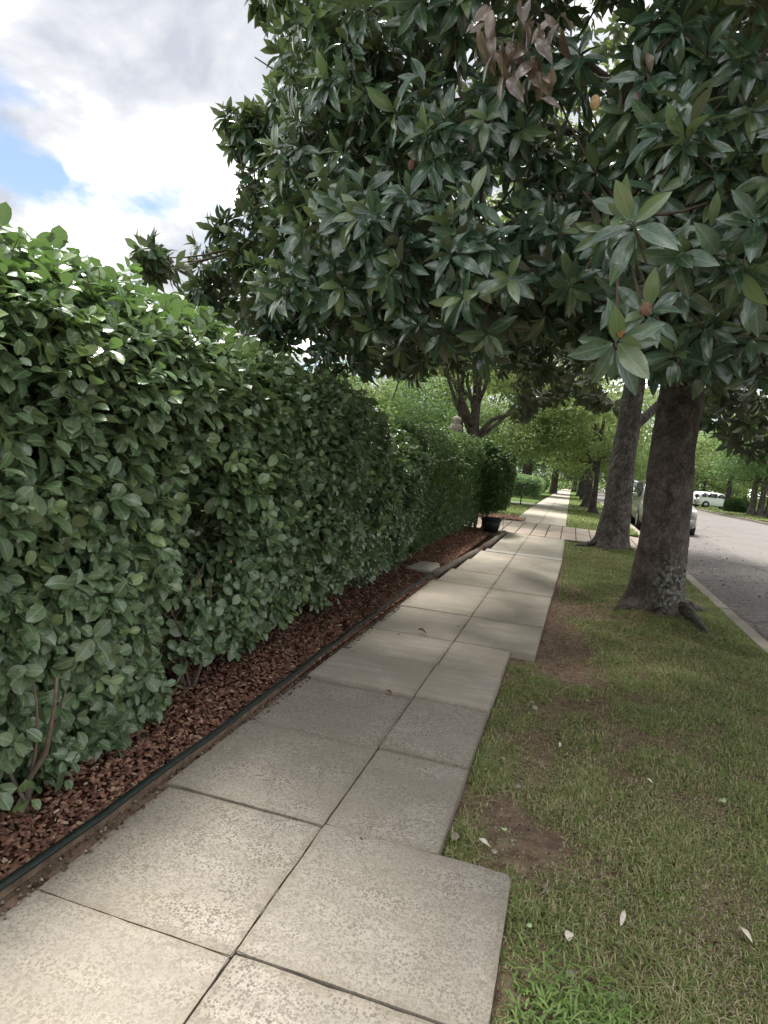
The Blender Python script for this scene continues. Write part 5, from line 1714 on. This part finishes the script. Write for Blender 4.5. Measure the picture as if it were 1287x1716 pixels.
# stone pineapple finial on a pillar behind the hedge
fp = at(762, 735, 17.2)
gp = thing('gate_pillar', 'stone gate pillar topped by a pineapple finial behind the clipped hedge', 'pillar', (fp[0], 17.2, 0.0))
zf_ = fp[2] + 0.16
a = Acc()
for i in range(8):
    zb = i * (zf_ - 0.16) / 8
    v, f = box_v(-0.22 + 0.004 * (i % 2), 0.22 - 0.004 * (i % 2), -0.22, 0.22, zb + 0.004, zb + (zf_ - 0.16) / 8 - 0.004)
    b_ = Acc(); b_.add(v, f); b_.build('block', M['stone'], gp, False)
v, f = box_v(-0.27, 0.27, -0.27, 0.27, zf_ - 0.16, zf_ - 0.06); b_ = Acc(); b_.add(v, f); b_.build('cap', M['stone'], gp, False)
nt, nz_ = 20, 26; V = []; Fs_ = []
for i in range(nz_ + 1):
    t_ = i / nz_
    prof = np.interp(t_, [0, 0.06, 0.12, 0.3, 0.5, 0.6, 0.66, 0.8, 0.92, 1.0], [0.12, 0.13, 0.15, 0.185, 0.15, 0.10, 0.115, 0.13, 0.10, 0.02])
    for q in range(nt):
        an = 2 * math.pi * (q + 0.5 * (i % 2)) / nt
        rr = prof * (1 + 0.09 * math.cos(math.pi * (q + i)))
        V.append((rr * math.cos(an), rr * math.sin(an), zf_ - 0.06 + 0.52 * t_))
for i in range(nz_):
    for q in range(nt):
        k_ = (q + 1) % nt
        Fs_.append((i * nt + q, i * nt + k_, (i + 1) * nt + k_, (i + 1) * nt + q))
Fs_.append(tuple(nz_ * nt + q for q in range(nt)))
b_ = Acc(); b_.add(V, Fs_); b_.build('finial', M['stone'], gp, False)

# mailbox post by the white car
mb = at(1166, 846, 64)
mr = thing('mailbox', 'small black mailbox on a post left of the white car', 'mailbox', (mb[0], 64, float(gz(64))))
v, f = box_v(-0.06, 0.06, -0.06, 0.06, -0.1, 1.0); a = Acc(); a.add(v, f); a.build('post', M['black_metal'], mr, False)
an = np.linspace(0, np.pi, 9)
prof = [(-0.14, 1.004), (0.14, 1.004)] + [(0.14 * math.cos(q), 1.18 + 0.14 * math.sin(q)) for q in an]
V = [(x_, -0.28, z_) for x_, z_ in prof] + [(x_, 0.28, z_) for x_, z_ in prof]; n = len(prof)
a = Acc(); a.add(V, [(i_, (i_ + 1) % n, n + (i_ + 1) % n, n + i_) for i_ in range(n)] + [tuple(range(n))[::-1], tuple(range(n, 2 * n))]); a.build('box', M['black_metal'], mr, False)


# litter: leaves, petals, stones
def ground_pt(px, py, z=0.0):
    d_ = RM @ np.array([px - 643.5, -(py - 858), -F_PX]); t_ = (z - CAM_H) / d_[2]
    return np.array([d_[0] * t_, d_[1] * t_, z])


def litter(name, label, cat, px, py, size, mat, wid, z=0.004, group=None, az=None, curl=0.35, verge=False):
    T_, F_ = leaf_template(6, wid, 0.75, 0.5, curl, 0.5, 0.2)
    T_ = T_.copy(); T_[:, 2] -= T_[:, 2].min(); T_[:, 0] -= 0.5
    me_ = leaf_mesh(name, T_ * size, F_, mat, (0, 0, 0, 1))
    o_ = bpy.data.objects.new(name, me_); COL.objects.link(o_)
    p = ground_pt(px, py)
    if verge:
        p[2] = float(verge_z(np.array([p[0]]), np.array([p[1]]))[0]) + 0.022
    else:
        p[2] = z
    o_.location = p
    o_.rotation_euler = (random.uniform(-0.15, 0.15), random.uniform(-0.1, 0.1), az if az is not None else random.uniform(0, 6.28))
    tag(o_, label, cat, group)
    md = o_.modifiers.new('thick', 'SOLIDIFY'); md.thickness = 0.002
    return o_


litter('fallen_leaf', 'curled dark red leaf lying on the smooth slabs', 'leaf', 707, 1063, 0.09, M['red_leaf'], 0.5, 0.012, az=0.2)
litter('fallen_leaf', 'small reddish leaf at the lifted slab joint', 'leaf', 652, 1164, 0.045, M['red_leaf'], 0.5, 0.010)
PET = [(1045, 1527, 0.075, 0.30, M['petal'], 'narrow cream petal in the grass right of the corner slab'), (955, 1553, 0.045, 0.8, M['petal'], 'round cream petal beside the bare earth patch'), (1250, 1562, 0.07, 0.35, M['petal'], 'cream petal at the right edge of the lawn'),
       (1210, 1341, 0.05, 0.95, M['petal_green'], 'round pale green petal alone in the middle of the lawn'), (845, 1377, 0.04, 0.9, M['petal_green'], 'pale green petal near the edge of the narrow slabs'), (764, 1392, 0.055, 0.9, M['stone'], 'crumpled tan petal touching the slab edge'),
       (1090, 1300, 0.05, 0.3, M['petal'], 'thin cream petal in the upper lawn'), (888, 1535, 0.03, 0.8, M['petal_green'], 'tiny green petal beside the corner slab'), (812, 1400, 0.07, 0.4, M['petal'], 'long cream petal on bare earth beside the slabs'), (940, 1238, 0.05, 0.4, M['petal'], 'cream sliver in the worn earth beyond the narrow slabs')]
for (px, py, s_, w_, m_, lb) in PET:
    litter('fallen_petal', lb, 'petal', px, py, s_ * 0.8, m_, w_, group='petals fallen on the verge', verge=True)


def pebble(px, py, r_, label, mat, group):
    bm = bmesh.new()
    bmesh.ops.create_icosphere(bm, subdivisions=2, radius=r_)
    for v_ in bm.verts:
        v_.co += Vector([random.uniform(-.16, .16) * r_ for _ in range(3)]); v_.co.z *= 0.6
    o_ = bm_obj('pebble', bm, mat, None, True)
    p = ground_pt(px, py)
    p[2] = float(verge_z(np.array([p[0]]), np.array([p[1]]))[0]) + r_ * 0.35
    o_.location = p
    tag(o_, label, 'pebble', group)


PB = [(897, 1174, 0.022), (893, 1165, 0.018), (985, 1162, 0.016), (950, 1142, 0.018), (870, 1300, 0.016), (845, 1255, 0.018), (960, 1605, 0.016), (1010, 1632, 0.014), (1045, 1640, 0.018), (918, 1470, 0.016), (830, 1405, 0.016), (1062, 1180, 0.016), (1040, 1555, 0.012)]
for (px, py, r_) in PB:
    pebble(px, py, r_, 'small pale rounded pebble lying on the worn earth of the verge', M['stone'], 'pebbles on the verge')

# soil crumbs and grit on bare earth and along the edging
a = Acc()
N = 13000
x = np.concatenate([-0.33 + 1.6 * rng.random(10800) ** 1.4, rng.uniform(-1.61, -1.53, 2200)]); y = np.concatenate([rng.uniform(1.4, 9, 10800), rng.uniform(1.0, 7.8, 2200)])
z = np.where(x > -1, verge_z(x, y), -0.008 + rng.random(N) * 0.010)
k = ~((x > -1) & (x < -0.03) & (y < 2.39))
x, y, z = x[k], y[k], z[k]; N = len(x)
s = 0.002 + 0.010 * rng.random(N) ** 2.2
oc = np.array([(1, 0, 0), (0, 1, 0), (-1, 0, 0), (0, -1, 0), (0, 0, .7), (0, 0, -.7)], float)
V = np.stack([x, y, z], 1)[:, None, :] + oc[None] * s[:, None, None] * rng.uniform(0.6, 1.3, (N, 6, 1))
t = np.clip(rng.normal(0.5, 0.3, N), 0, 1)
a.many(V, [(0, 1, 4), (1, 2, 4), (2, 3, 4), (3, 0, 4), (1, 0, 5), (2, 1, 5), (3, 2, 5), (0, 3, 5)], np.stack([t, 0 * t, 0 * t, 1 + 0 * t], 1))
M['grit'] = tint_mat('grit', [(0.0, (0.05, 0.035, 0.025)), (0.6, (0.14, 0.105, 0.075)), (1.0, (0.36, 0.31, 0.25))])
o = a.build('grit', M['grit'], None, False)
tag(o, 'earth crumbs and grit on the worn ground and along the edging', 'grit', None, 'stuff')

# brown leaf scraps caught in the grass, a few on the mulch and slabs
a = Acc()
N = 520
x = np.concatenate([rng.uniform(-0.3, 1.95, 400), rng.uniform(-2.1, -1.66, 90), rng.uniform(-1.5, -0.4, 30)]); y = np.concatenate([1.5 + 11 * rng.random(400) ** 1.6, rng.uniform(1.6, 9, 90), rng.uniform(1.8, 10, 30)])
zz_ = np.where(x > -0.33, verge_z(x, y) + 0.018, np.where(x < -1.6, 0.045, 0.006))
bad = (x > -0.33) & (x < 0.0) & (y < 2.42)
x, y, zz_ = x[~bad], y[~bad], zz_[~bad]; N = len(x)
az = rng.uniform(0, 6.28, N); L_ = rng.uniform(0.008, 0.032, N)
d_ = np.stack([np.cos(az), np.sin(az), 0 * az], 1); n3 = unit(np.array([0, 0, 1.0]) + rng.normal(0, .3, (N, 3))); n3 = unit(n3 - np.sum(n3 * d_, 1, keepdims=True) * d_)
T_, F_ = leaf_template(3, 0.55, 0.8, 0.5, 0.3)
t = rng.random(N) * 0.9
a.many(place(T_, np.stack([x, y, zz_], 1), d_, n3, L_), F_, np.stack([t, 0 * t, 0 * t, 1 + 0 * t], 1))
SCRAPS = a

# bits of leaf and bark on the road
a = Acc()
N = 520
x = 2.17 + np.abs(rng.normal(0, 1.2, N)); y = 5 + 25 * rng.random(N) ** 1.3
k = x < 8; x, y = x[k], y[k]; N = len(x)
az = rng.uniform(0, 6.28, N); L_ = rng.uniform(0.015, 0.06, N) * (1 + y * 0.015)
zz_ = gz(y) - 0.15 + 0.05 * np.sin((x - 2.16) / 8.94 * np.pi) + 0.012
d_ = np.stack([np.cos(az), np.sin(az), 0 * az], 1); n3 = unit(np.array([0, 0, 1.0]) + rng.normal(0, .25, (N, 3))); n3 = unit(n3 - np.sum(n3 * d_, 1, keepdims=True) * d_)
T_, F_ = leaf_template(3, 0.5, 0.8, 0.5, 0.3)
t = rng.random(N)
a.many(place(T_, np.stack([x, y, zz_], 1), d_, n3, L_), F_, np.stack([t, 0 * t, 0 * t, 1 + 0 * t], 1))
M['litter'] = tint_mat('litter', [(0.0, (0.05, 0.03, 0.02)), (0.55, (0.14, 0.09, 0.06)), (0.85, (0.30, 0.24, 0.17)), (1.0, (0.6, 0.56, 0.48))])
o = SCRAPS.build('leaf_litter', M['litter'])
tag(o, 'small brown leaf scraps caught in the grass and on the mulch', 'litter', None, 'stuff')
o = a.build('leaf_litter', M['litter'])
tag(o, 'brown leaf scraps scattered over the gutter side of the street', 'litter', None, 'stuff')

print('triangles', sum(len(o.data.loop_triangles) if False else sum(len(p.vertices) - 2 for p in o.data.polygons) if len(o.data.polygons) < 2000 else len(o.data.loops) - 2 * len(o.data.polygons) for o in bpy.data.objects if o.type == 'MESH'))
